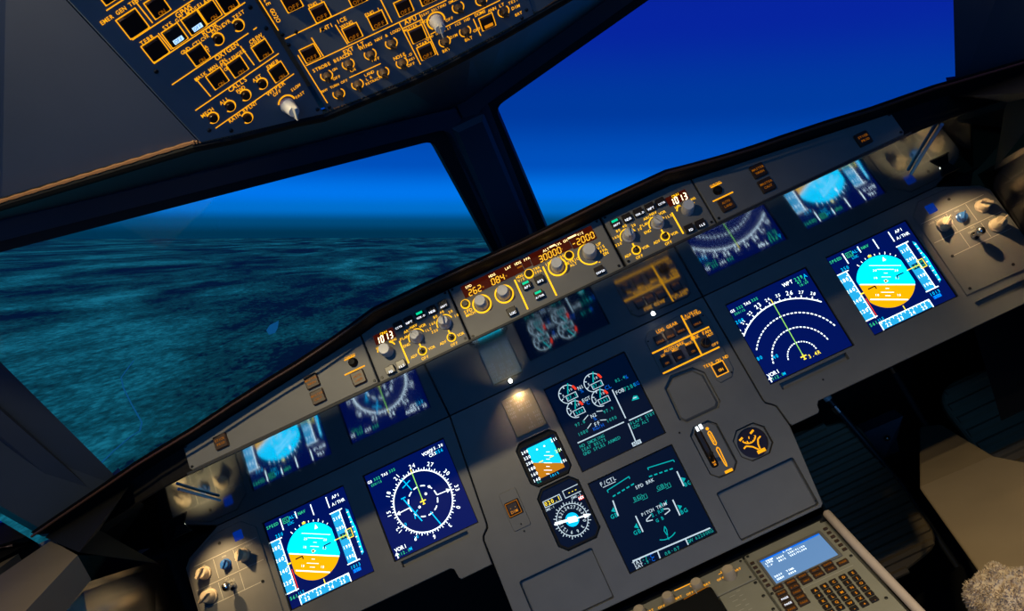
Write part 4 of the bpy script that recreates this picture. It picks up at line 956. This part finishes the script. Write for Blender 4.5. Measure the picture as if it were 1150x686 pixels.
structure('floor', mesh_world([(-1.3, -3.2, .03), (1.3, -3.2, .03), (1.3, 1.1, .03), (-1.3, 1.1, .03)], [(0, 1, 2, 3)], 'floor_dark'))
structure('wall_firewall', mesh_world([(-1.3, 1.1, .03), (1.3, 1.1, .03), (1.3, 1.0, .84), (-1.3, 1.0, .84)], [(0, 1, 2, 3)], 'floor_dark'))
structure('wall_nose', mesh_world([(-1.09, .10, 1.03), (1.09, .10, 1.03), (1.09, 1.06, .835), (-1.09, 1.06, .835)], [(0, 1, 2, 3)], 'black'))  # unseen sheet added to stop outside light leaking into the footwell
# side pillars, side windows, ledges
for s, idx, sw in ((-1, 'left', 3), (1, 'right', 4)):
    X = lambda p: (p[0] if s < 0 else -p[0] - .03, p[1], p[2])
    # pillar slab between the windshield and the side window
    a0, a1 = (-.800, -.070, 1.20), (-.745, -.375, 1.62)
    b0, b1 = (-.885, -.172, 1.20), (-.925, -.50, 1.66)
    P = [X(p) for p in (a0, b0, b1, a1)]; Q = [(x - s * -.05, y + .05, z) for x, y, z in P]
    structure('trim_%d' % (10 + sw), mesh_world(P + Q, [(0, 1, 2, 3), (4, 5, 6, 7), (0, 4, 7, 3), (1, 5, 6, 2)], 'frame_navy'))
    # side window sill and wall behind it
    w0 = [X(p) for p in ((-1.09, -.171, 1.198), (-.885, -.172, 1.198), (-.905, -.182, 1.190), (-.97, -.40, 1.178), (-1.05, -.95, 1.17), (-1.12, -3.2, 1.17))]
    lo = [(x, y, .03) for x, y, z in w0]
    structure('wall_' + idx, mesh_world(w0 + lo, [(i, i + 1, 7 + i, 6 + i) for i in range(5)], 'liner'))
    wf = [X(p) for p in ((-1.08, -.17, .03), (-1.08, 1.1, .03), (-1.08, 1.1, .83), (-1.08, .12, 1.03), (-1.08, .02, 1.15), (-1.08, -.17, 1.19))]
    structure('wall_%s_forward' % idx, mesh_world(wf, [(0, 1, 2, 3, 4, 5)], 'floor_dark'))
    wt = [X(p) for p in ((-1.0, -1.25, 1.17), (-1.12, -3.2, 1.17), (-1.12, -3.2, 2.12), (-1.0, -1.25, 2.12))]
    structure('wall_%s_aft' % idx, mesh_world(wt, [(0, 1, 2, 3)], 'liner'))
    gl2 = [X(p) for p in ((-.90, -.18, 1.19), (-1.02, -1.25, 1.17), (-1.0, -1.25, 1.75), (-.93, -.50, 1.66))]
    structure('window_%d' % sw, mesh_world(gl2, [(0, 1, 2, 3)], 'glass'))
    # side ledge (beige) and the glossy side panel below it
    Lg = [X(p) for p in ((-.850, -.350, 1.199), (-.880, -.215, 1.199), (-.679, -.444 + .245, 1.199))]
    A, B, Cc, D_ = [X(p) for p in ((-.872, -.200, 1.198), (-.690, -.438, 1.198), (-.620, -.72, 1.198), (-1.00, -.72, 1.19))]
    t = Thing('side_console', ('beige side ledge with a dark glossy inner face below the left side window' if s < 0 else 'dark side ledge at the right edge beyond the knob panel'), 'side console', WORLD, tuple(Vector(((A[0] + B[0]) / 2, -.4, 1.16)) / U), 'side consoles')
    low = lambda p: (p[0], p[1], p[2] - .035)
    pts = [A, B, Cc, D_]; q = [low(p) for p in pts]
    t.part('ledge', mesh_world([tuple(p) for p in pts + q], [(0, 1, 2, 3), (7, 6, 5, 4), (0, 4, 5, 1), (1, 5, 6, 2), (2, 6, 7, 3), (3, 7, 4, 0)], 'ledge'))
    E_, F_, G_, H_ = [X(p) for p in ((-.872, .06, 1.04), (-.872, -.05, .70), (-.70, -.72, .66), (-.645, -.72, 1.162))]
    B2 = X((-.700, -.436, 1.162))
    pts = [B2, E_, F_, G_, H_]; q = [(x + s * .004, y, z) for x, y, z in pts]
    t.part('inner_face', mesh_world(pts + q, [(0, 1, 2, 3, 4), (9, 8, 7, 6, 5)] + [(i, 5 + i, 5 + (i + 1) % 5, (i + 1) % 5) for i in range(5)], 'darkgloss'))
    # black shroud from the end of the cowl to the ledge
    cw = MAIN.p(s * 3.55 + GU, 1.13, 2.0); cw2 = MAIN.p(s * 4.3 + GU, .86, 1.5)
    S1, S2, S3 = [X(p) for p in ((-.80, -.068, 1.245), (-.885, -.19, 1.205), (-.688, -.436, 1.20))]
    S4 = X((-.80, -.10, 1.07)); S5 = MAIN.p(s * 5.15 + GU, .76, .9); S6 = MAIN.p(s * 4.75 + GU, .80, 1.62)
    pts = [S1, S2, S3, S4, tuple(S5), tuple(S6), tuple(MAIN.p(s * 4.2 + GU, .98, 1.9)), tuple(MAIN.p(s * 4.3 + GU, 1.12, 1.75))]
    fl_ = [X(p) for p in ((-.76, .10, .55), (-1.09, .10, .55), (-1.09, .10, 1.04), (-1.0, .07, 1.19), (-.80, .07, 1.19))]
    structure('trim_%d' % (30 + sw), mesh_world(fl_, [(0, 1, 2, 3, 4)], 'black'))  # black filler sheet, added to stop sky leaking through the side gap
    structure('trim_%d' % (20 + sw), mesh_world([tuple(p) for p in pts], [(0, 1, 2, 6, 7), (6, 2, 3, 5), (5, 3, 4)], 'black'))

# ================================================================== pedestal
t = Thing('centre_pedestal', 'grey centre pedestal at the bottom with a pale padded edge rail', 'pedestal', PED, (0, -2.2, -3.6))
t.part('body', MB().use('ped_grey').plate([(-1.62, .13), (-1.62, -4.5), (1.56, -4.5), (1.62, .13)], -3.3, -.034, .02))
t.part('edge_rail', MB().use('rail').tube([(1.655, .165, .02), (1.65, .12, .035), (1.635, -.5, .04), (1.628, -1.45, .04), (1.61, -3.0, .04)], [.025, .046, .046, .045, .045], 14), smooth=True)
t.part('front_strip', MB().use('rubber').box(-1.62, 1.62, .13, .22, -.5, -.02))
# control display unit
t = Thing('flight_computer', 'flight computer keypad unit with a pale blue lit screen on the pedestal', 'keypad unit', PED, (1.10, -1.6, 0))
t.part('faceplate', MB().use('ped_grey').plate(rr(.655, 1.562, -1.75, .10, .03), -.03, .02, .008))
t.part('screen_bezel', MB().use('face').plate(rr(.735, 1.47, -.48, -.04, .02), .02, .036, .006, [rc(.762, 1.438, -.455, -.072)]))
s_ = t.part('screen', MB().use('lcd_blue').plate(rc(.762, 1.438, -.455, -.072), .012, .026, 0))
d = MB().use('lcd_edge').rect(.764, 1.436, -.094, -.074, .0275)
d.use('s_white').text('FROM', (.85, -.115), .022, .028); d.text('F-PLN', (1.06, -.10), .022, .028)
for i, r_ in enumerate(('LFPG  0807  250/FL100', 'T-P   0812  262/FL300')): d.text(r_, (.79, -.145 - .042 * i), .024, .028, align='L')
for i, r_ in enumerate(('DEST  TIME', 'EDDF  0858')): d.text(r_, (.79, -.355 - .045 * i), .024, .028, align='L')
t.part('symbology', d, parent=s_)
for i in range(6):
    for x in (.688, 1.525): t.part('line_key', MB().use('brown_key').plate(rr(x - .022, x + .022, -.055 - .072 * i - .016, -.055 - .072 * i + .016, .005), .02, .036, .004))
keys = [((x, y), '') for x, y in ((.889, -.505), (1.018, -.502), (1.156, -.502), (1.288, -.503), (1.417, -.562), (1.283, -.573), (1.156, -.573), (1.021, -.576), (.886, -.580), (.752, -.502), (.748, -.584), (.742, -.660), (.738, -.736), (.876, -.652), (.874, -.726), (.870, -.800), (.735, -.81))]
names = ['PROG', 'PERF', 'INIT', 'DATA', '', 'AIR', 'FUEL', 'NAV', 'F-PL', 'DIR', '', '', '', '', '', '', '']
for i, ((x, y), _) in enumerate(keys):
    button(t, (x, y), .054, .02, 'brown_key', .022, name='function_key', legends=((('white_leg' if i in (11, 12) else 'amber_lo'), None, names[i] or 'PAGE', (0, -.010, .022)),), hv=.028)
L_ = ['AFKPU', 'BGLQV', 'CHMRW', 'DINSX', 'EJOTY']
for j, x in enumerate((1.028, 1.124, 1.219, 1.322, 1.419)):
    for k in range(6):
        y = -.728 - .075 * k
        if j < 2 and k > 4: continue
        ch = ('ABCDE', 'FGHIJ', 'KLMNO', 'PQRST', 'UVWXY', 'Z/-+.')[k][j]
        button(t, (x - .003 * k, y), .036, .02, 'key', .02, name='letter_key', legends=(('amber_mid', None, ch, (0, -.014, .030)),), hv=.028)
d = MB().use('etch').line((.942, -.632), (1.481, -.638), .006, .0215); d.line((.942, -.632), (.935, -.70), .006, .0215); t.part('legend', d)
screws(t, [(.69, .065), (1.545, .065), (.672, -.53), (1.528, -.522), (1.50, -1.14)], .02, .016)
# display switching panel
t = Thing('switching_panel', 'display brightness panel with amber labelled knobs, left of the keypad unit', 'control panel', PED, (.05, -.25, 0))
t.part('faceplate', MB().use('ped_grey').plate(rc(-1.55, .635, -.245, .10), -.03, .01, .005))
for x, y, r in ((.424, -.075, .072), (.074, -.045, .066), (-.253, -.045, .066), (-.58, -.045, .066)): knob(t, (x, y), .01, r, .11, 'knob_tan', 80, skirt=False, ridge=False)
d = MB().use('amber'); w = .0115
for x, q in ((.424, 'LOWER'), (.074, 'UPPER'), (-.253, 'ND'), (-.58, 'PFD')):
    d.text('OFF', (x - .10, -.045), .030, w); d.text('BRT', (x + .10, -.030), .030, w); d.text(q, (x, .042), .030, w)
d.line((-.16, .083), (.028, .078), .012, w); d.line((.33, .025), (.50, .025), .008, w)
t.part('legend', d); screws(t, [(.60, .06), (.59, -.20)], .01, .014)
t = Thing('radio_panel', 'plain grey pedestal panel with short white tick marks beside the keypad unit', 'control panel', PED, (.4, -1.5, 0))
t.part('faceplate', MB().use('ped_grey').plate(rc(.21, .635, -1.6, -.262), -.03, .012, .005))
d = MB().use('etch')
for k in range(7): d.line((.30, -.33 - .07 * k), (.36, -.33 - .07 * k), .008, .0135); d.line((.39, -.30 - .07 * k), (.43, -.30 - .07 * k), .008, .0135)
t.part('legend', d); screws(t, [(.60, -.30), (.59, -.50), (.595, -.70)], .012, .018)
t = Thing('thrust_quadrant', 'black thrust lever quadrant housing on the pedestal at the bottom edge', 'lever housing', PED, (0, -.8, 0))
t.part('housing', MB().use('black').plate(rr(-.55, .19, -2.0, -.14, .04), -.03, .10, .03))
t.part('pointer', MB().use('etch').box(.02, .03, -.19, -.13, .10, .104))
d = MB().use('amber_lo'); d.line((-.12, -.185), (.17, -.165), .010, .1015); t.part('legend', d)

# ================================================================== pedal well on the right
RB = Frame((0, .5, .48), EX, Vector((0, .16, .30)), Vector((0, -.30, .16)))
def ribbed(name, fr, pts, label, nrib, y0, y1, split):
    t = Thing(name, label, 'pedal', fr, (sum(p[0] for p in pts) / len(pts), y0, 0), 'rudder pedals')
    t.part('plate', MB().use('rib').plate(pts, -.12, 0, .03))
    mb = MB().use('rib')
    for i in range(nrib):
        y = y0 + (y1 - y0) * (i + .5) / nrib
        xs = []
        P = ccw(pts)
        for a, b in zip(P, P[1:] + P[:1]):
            if (a[1] - y) * (b[1] - y) < 0: xs.append(a[0] + (b[0] - a[0]) * (y - a[1]) / (b[1] - a[1]))
        if len(xs) >= 2:
            xa, xb = min(xs) + .05, max(xs) - .05; hh = (y1 - y0) / nrib * .30
            mb.add([(xa, y - hh, 0), (xb, y - hh, 0), (xb, y + hh, 0), (xa, y + hh, 0), (xa, y - hh * .5, .035), (xb, y - hh * .5, .035), (xb, y + hh * .5, .035), (xa, y + hh * .5, .035)], [(4, 5, 6, 7), (0, 1, 5, 4), (1, 2, 6, 5), (2, 3, 7, 6), (3, 0, 4, 7)])
    t.part('ribs', mb)
    return t
def to_fr(fr, P):
    r = (Vector(P) - fr.o) / U; return (r.dot(fr.x), r.dot(fr.y))
p1 = round_poly([to_fr(RB, q) for q in ((.425, .53, .535), (.605, .515, .50), (.625, .356, .195), (.410, .330, .160))], .28, 6)
pd1 = ribbed('rudder_pedal', RB, p1, 'ribbed black pedal plate nearest the pedestal in the dark footwell', 13, min(p[1] for p in p1), max(p[1] for p in p1), 0)
kx = lambda p, k=1.1: tuple(Vector((-.071, -1.374, 1.35)) + (Vector(p) - Vector((-.071, -1.374, 1.35))) * k)
c2 = kx((.85, .33, .62)); RB2 = Frame(c2, EX, Vector((0, .2, .28)), Vector((0, -.28, .2)))
p2 = round_poly([to_fr(RB2, kx(q)) for q in ((.716, .300, .580), (.905, .295, .572), (.905, .11, .31), (.716, .11, .31))], .45, 6)
pd2 = ribbed('rudder_pedal', RB2, p2, 'ribbed black pedal plate at the right edge behind the beige box', 10, min(p[1] for p in p2), max(p[1] for p in p2), 0)
# rails the pedals slide on
def rail(t, pts):
    inv = t.e.matrix_world.inverted()
    def loc(mb):                        # world metres -> this pedal's own frame
        mb.v = [tuple((inv @ Vector(p)) / U + t.org) for p in mb.v]; return mb
    P = [Vector(p) for p in pts]; d_ = P[1] - P[0]
    o = t.part('pedal_arm', loc(MB().use('arm_black').tube(P, .008, 12)), smooth=True)
    t.part('collar', loc(MB().use('steel').tube([P[0] + d_ * .10, P[0] + d_ * .17], .013, 14)), parent=o, smooth=True)
    t.part('cap', loc(MB().use('knob_grey').tube([P[0] - d_ * .02, P[0] + d_ * .03], .010, 14)), parent=o, smooth=True)
rail(pd1, [(.556, .50, .590), (.622, .44, .33), (.64, .36, .12)])
rail(pd2, [(.750, .54, .600), (.795, .57, .36), (.80, .57, .12)])
t = Thing('bracket', 'bent blue-grey metal bracket deep in the footwell', 'bracket', WORLD, tuple(Vector((.69, .62, .33)) / U))
t.part('plate', mesh_world([(.650, .62, .405), (.76, .60, .41), (.72, .60, .36), (.705, .58, .335), (.665, .60, .325), (.655, .66, .415), (.76, .64, .42), (.72, .64, .37), (.705, .62, .345), (.665, .64, .335)], [(0, 1, 2, 3, 4), (9, 8, 7, 6, 5)] + [(i, 5 + i, 5 + (i + 1) % 5, (i + 1) % 5) for i in range(5)], 'frame_navy'))
t.part('pivot', MB().use('steel').sphere(tuple(Vector((.69, .585, .38)) / U), .05), smooth=True)
# beige box between the pedals
A, B = Vector((.571, .221, .426)), Vector((.747, .210, .425))
T1, T2 = Vector((.748, .520, .395)), Vector((.800, .500, .396)); T0 = Vector((.765, .545, .392))
Lb, Rb = Vector((.470, -.150, .408)), Vector((.73, -.26, .405))
R0 = Vector((.80, .05, .418))
CAMP = Vector((-.0707, -1.3737, 1.3503))
A, B, T1, T2, T0, Lb, Rb, R0 = [CAMP + (q - CAMP) * .9 for q in (A, B, T1, T2, T0, Lb, Rb, R0)]
t = Thing('pedal_box', 'large beige wedge-shaped box standing in the footwell at the lower right', 'box', WORLD, tuple(Vector((.66, .1, .05)) / U))
pts = [Lb, A, T1, T0, T2, B, R0, Rb]; k_ = len(pts)
lowp = [Vector((p.x * .35 + .70 * .65, p.y * .6 + .06, p.z - .36)) for p in pts]
ins = lambda q: q
mb = MB().use('beige'); V = [tuple(p / U) for p in pts + lowp]
mb.add(V, [(0, 1, 5, 6, 7), (1, 2, 3, 4, 5)] + [(i, i + k_, (i + 1) % k_ + k_, (i + 1) % k_) for i in range(k_)])
o = t.part('body', mb)
bm_ = bmesh.new(); bm_.from_mesh(o.data); bmesh.ops.remove_doubles(bm_, verts=bm_.verts, dist=1e-5); bmesh.ops.recalc_face_normals(bm_, faces=bm_.faces); bm_.to_mesh(o.data); bm_.free()
bv = o.modifiers.new('edge', 'BEVEL'); bv.width = .006; bv.segments = 3; bv.limit_method = 'ANGLE'; bv.angle_limit = radians(12)
# fleece pad
t = Thing('fleece_pad', 'fluffy cream fleece pad in the bottom right corner', 'cushion', WORLD, tuple(Vector((.372, -.424, .54)) / U))
rnd = random.Random(7); c = Vector((.372, -.424, .585)); mb = MB().use('fleece')
vs = []; fs = []; n1, m1 = 40, 24
def lump(th, ph): return 1 + .05 * sin(5 * th + 2 * ph) + .04 * sin(9 * th - 3 * ph) + .035 * sin(13 * ph + 2 * th)
for j in range(m1 + 1):
    for i in range(n1):
        ph = pi * j / m1; th = 2 * pi * i / n1; r = lump(th, ph) * (1 + rnd.uniform(-.02, .02))
        vs.append(tuple((c + Vector((.053 * r * sin(ph) * cos(th), .072 * r * sin(ph) * sin(th), .043 * r * cos(ph)))) / U))
for j in range(m1):
    for i in range(n1): fs.append((j * n1 + i, (j + 1) * n1 + i, (j + 1) * n1 + (i + 1) % n1, j * n1 + (i + 1) % n1))
mb.add(vs, fs); t.part('pad', mb, smooth=True)
mb = MB().use('fleece')
for k in range(9000):
    z = rnd.uniform(-.6, 1); th = rnd.uniform(0, 2 * pi); ph = math.acos(z); r = lump(th, ph) * .98
    q = c + Vector((.053 * r * sin(ph) * cos(th), .072 * r * sin(ph) * sin(th), .043 * r * cos(ph)))
    nn = Vector((cos(th) * sin(ph) / .062, sin(th) * sin(ph) / .085, cos(ph) / .05)).normalized()
    dd = (nn + Vector((rnd.uniform(-.8, .8), rnd.uniform(-.8, .8), rnd.uniform(-.8, .8)))).normalized(); sd = dd.cross(Vector((rnd.random(), rnd.random(), rnd.random() + .1))).normalized() * .0009
    e1 = q + dd * rnd.uniform(.002, .0045); e2 = e1 + (dd + Vector((rnd.uniform(-.8, .8), rnd.uniform(-.8, .8), -.4))).normalized() * .003
    mb.add([tuple(x / U) for x in (q - sd, q + sd, e1 + sd * .7, e2, e1 - sd * .7)], [(0, 1, 2, 3, 4)])
tag(t.part('pile', mb), kind='stuff')

# ================================================================== outside: land and sky, the aircraft banked to the left
UP = (Vector((.426365, .097603, .899269)) - Vector((.000321, .994145, -.108053)) * (343 - 257) / 856.81).normalized()
gm = bpy.data.materials.new('terrain'); gm.use_nodes = True; nt = gm.node_tree; b = nt.nodes['Principled BSDF']
tc = nt.nodes.new('ShaderNodeTexCoord')
def noise(sc, det, ro=.55, dist=0.0):
    mp = nt.nodes.new('ShaderNodeMapping'); mp.inputs['Scale'].default_value = (sc, sc * .33, sc); nt.links.new(tc.outputs['Object'], mp.inputs['Vector'])
    n = nt.nodes.new('ShaderNodeTexNoise'); n.inputs['Scale'].default_value = 1; n.inputs['Detail'].default_value = det; n.inputs['Roughness'].default_value = ro; n.inputs['Distortion'].default_value = dist
    nt.links.new(mp.outputs[0], n.inputs['Vector']); return n.outputs['Fac']
big = noise(1 / 6500, 5, .5, .8); mid = noise(1 / 1100, 8, .62, .8); fin = noise(1 / 150, 5, .75)
def math_(op, a, b_=None):
    m = nt.nodes.new('ShaderNodeMath'); m.operation = op
    for i, x in enumerate((a, b_)):
        if x is None: continue
        if isinstance(x, (int, float)): m.inputs[i].default_value = x
        else: nt.links.new(x, m.inputs[i])
    return m.outputs[0]
s1 = math_('ADD', math_('MULTIPLY', big, 1.0), math_('ADD', math_('MULTIPLY', mid, .52), math_('SUBTRACT', math_('MULTIPLY', fin, .75), .165)))
cr = nt.nodes.new('ShaderNodeValToRGB'); nt.links.new(s1, cr.inputs[0])
cr.color_ramp.elements[0].position = .75; cr.color_ramp.elements[0].color = (.001, .009, .020, 1)
sc_ = math_('MULTIPLY', s1, .8); nt.links.new(sc_, cr.inputs[0])
cr.color_ramp.elements[0].position = .60
cr.color_ramp.elements[1].position = .97; cr.color_ramp.elements[1].color = (.06, .42, .45, 1)
for p, c_ in ((.715, (.002, .018, .030, 1)), (.73, (.009, .060, .056, 1)), (.80, (.014, .105, .098, 1)), (.87, (.022, .20, .21, 1))):
    e_ = cr.color_ramp.elements.new(p); e_.color = c_
nt.links.new(cr.outputs[0], b.inputs['Base Color']); b.inputs['Roughness'].default_value = .6; b.inputs['Specular IOR Level'].default_value = .12
M['terrain'] = gm
gx = Vector((0, 1, 0)); gx = (gx - UP * gx.dot(UP)).normalized()
GR = Frame(-UP * 3000, UP.cross(gx) * -1, gx, UP)
n = 64; R_ = 260000 / U; ringr = (0, 2500, 6000, 14000, 30000, 70000, 140000, 260000)
vs = [(0, 0, 0)] + [(r / U * cos(2 * pi * i / n), r / U * sin(2 * pi * i / n), 0) for r in ringr[1:] for i in range(n)]
fs = [(0, 1 + i, 1 + (i + 1) % n) for i in range(n)] + [(1 + k * n + i, 1 + (k + 1) * n + i, 1 + (k + 1) * n + (i + 1) % n, 1 + k * n + (i + 1) % n) for k in range(len(ringr) - 2) for i in range(n)]
structure('ground', MB().use('terrain').add(vs, fs), GR)
mat('water', (.03, .22, .32), .35, spec=.6)
riv = [(-7853, 17630), (-7214, 15601), (-6685, 14533), (-5946, 13185), (-5218, 11893), (-5032, 11385), (-5020, 10994), (-4932, 10326), (-4829, 9744), (-4686, 9267)]
structure('river', MB().use('water').lines([(x / U, y / U) for x, y in riv], 26 / U, 3 / U), GR)
structure('lake', MB().use('water').poly([(x / U, y / U) for x, y in [(-6488, 24073), (-6509, 25243), (-6068, 23403), (-5835, 22191), (-5914, 21821), (-6253, 22795)]], 3 / U), GR)
wd = bpy.data.worlds.new('dusk sky'); SC.world = wd; wd.use_nodes = True; nt = wd.node_tree; nt.nodes.clear()
tc = nt.nodes.new('ShaderNodeTexCoord'); dt = nt.nodes.new('ShaderNodeVectorMath'); dt.operation = 'DOT_PRODUCT'; dt.inputs[1].default_value = UP
nt.links.new(tc.outputs['Generated'], dt.inputs[0])
mr = nt.nodes.new('ShaderNodeMapRange'); mr.inputs['From Min'].default_value = -.1; mr.inputs['From Max'].default_value = .5; nt.links.new(dt.outputs['Value'], mr.inputs['Value'])
cr = nt.nodes.new('ShaderNodeValToRGB'); nt.links.new(mr.outputs[0], cr.inputs[0])
cr.color_ramp.interpolation = 'EASE'
K = [(-.10, (.0, .02, .05)), (-.005, (.0, .035, .085)), (.009, (.0, .07, .20)), (.026, (.0, .165, .62)), (.045, (.0, .19, .86)), (.085, (.0, .085, .52)), (.15, (.0, .045, .36)), (.25, (.002, .019, .36)), (.36, (.003, .008, .27)), (.5, (.002, .003, .12))]
els = cr.color_ramp.elements
els[0].position = 0; els[0].color = (*K[0][1], 1); els[1].position = 1; els[1].color = (*K[-1][1], 1)
for e_, c_ in K[1:-1]: x = els.new((e_ + .1) / .6); x.color = (*c_, 1)
bg = nt.nodes.new('ShaderNodeBackground'); bg.inputs['Strength'].default_value = 1.0; out = nt.nodes.new('ShaderNodeOutputWorld')
nt.links.new(cr.outputs[0], bg.inputs[0]); nt.links.new(bg.outputs[0], out.inputs[0])

# ================================================================== lights
def spot(name, loc, target, energy, col, size, blend, soft):
    ld = bpy.data.lights.new(name, 'SPOT'); ld.energy = energy; ld.color = col; ld.spot_size = radians(size); ld.spot_blend = blend; ld.shadow_soft_size = soft
    o = bpy.data.objects.new(name, ld); COL.objects.link(o); o.location = loc; o.rotation_euler = (Vector(target) - Vector(loc)).to_track_quat('-Z', 'Y').to_euler(); return o
WARM = (1.0, .83, .49)
LD = lambda u, vb, t_: MAIN.p(u, vb + (.80 - vb) / 2.0 * t_, t_)
spot('dome_light_left', LD(-2.4, .08, 8.4), MAIN.p(-2.0, -.3, .5), 32, WARM, 75, .8, .03)
spot('dome_light_right', LD(2.9, -.26, 6.6), MAIN.p(2.6, -.6, .5), 42, WARM, 85, .8, .03)
fl = bpy.data.lights.new('cabin_glow', 'AREA'); fl.shape = 'RECTANGLE'; fl.size = 2.0; fl.size_y = 1.2; fl.energy = 14; fl.color = (.07, .34, .95)  # added blue fill from behind the camera to lift the shadows, no real lamp
fo = bpy.data.objects.new('cabin_glow', fl); COL.objects.link(fo); fo.location = (0, -2.9, 1.35); fo.rotation_euler = (Vector((0, 1, -.05))).to_track_quat('-Z', 'Y').to_euler()
sn = bpy.data.lights.new('moonlight', 'SUN'); sn.energy = 1.5; sn.color = (.32, .90, .88); sn.angle = .01  # added teal sun lamp that brightens the land, not a visible moon
so_ = bpy.data.objects.new('moonlight', sn); COL.objects.link(so_)
so_.rotation_euler = (-(UP + Vector((0, -.55, 0)))).to_track_quat('-Z', 'Y').to_euler()

# ================================================================== camera
cam = bpy.data.cameras.new('camera'); co = bpy.data.objects.new('camera', cam); COL.objects.link(co); SC.camera = co
cam.sensor_fit = 'HORIZONTAL'; cam.sensor_width = 36; cam.lens = 856.81 / 1150 * 36; cam.clip_start = .02; cam.clip_end = 1e6
rx = Vector((.904551, -.046359, -.423838)); dn = Vector((-.426365, -.097603, -.899269)); fz = Vector((.000321, .994145, -.108053))
co.matrix_world = Matrix.Translation((-.07069, -1.37370, 1.35028)) @ Matrix((rx, -dn, -fz)).transposed().to_4x4()
SC.view_settings.view_transform = 'Standard'; SC.view_settings.look = 'None'; SC.view_settings.exposure = 0; SC.view_settings.gamma = 1; SC.view_settings.use_curve_mapping = False
SC.cycles.max_bounces = 6; SC.cycles.glossy_bounces = 4; SC.cycles.transparent_max_bounces = 8; SC.cycles.sample_clamp_indirect = 4
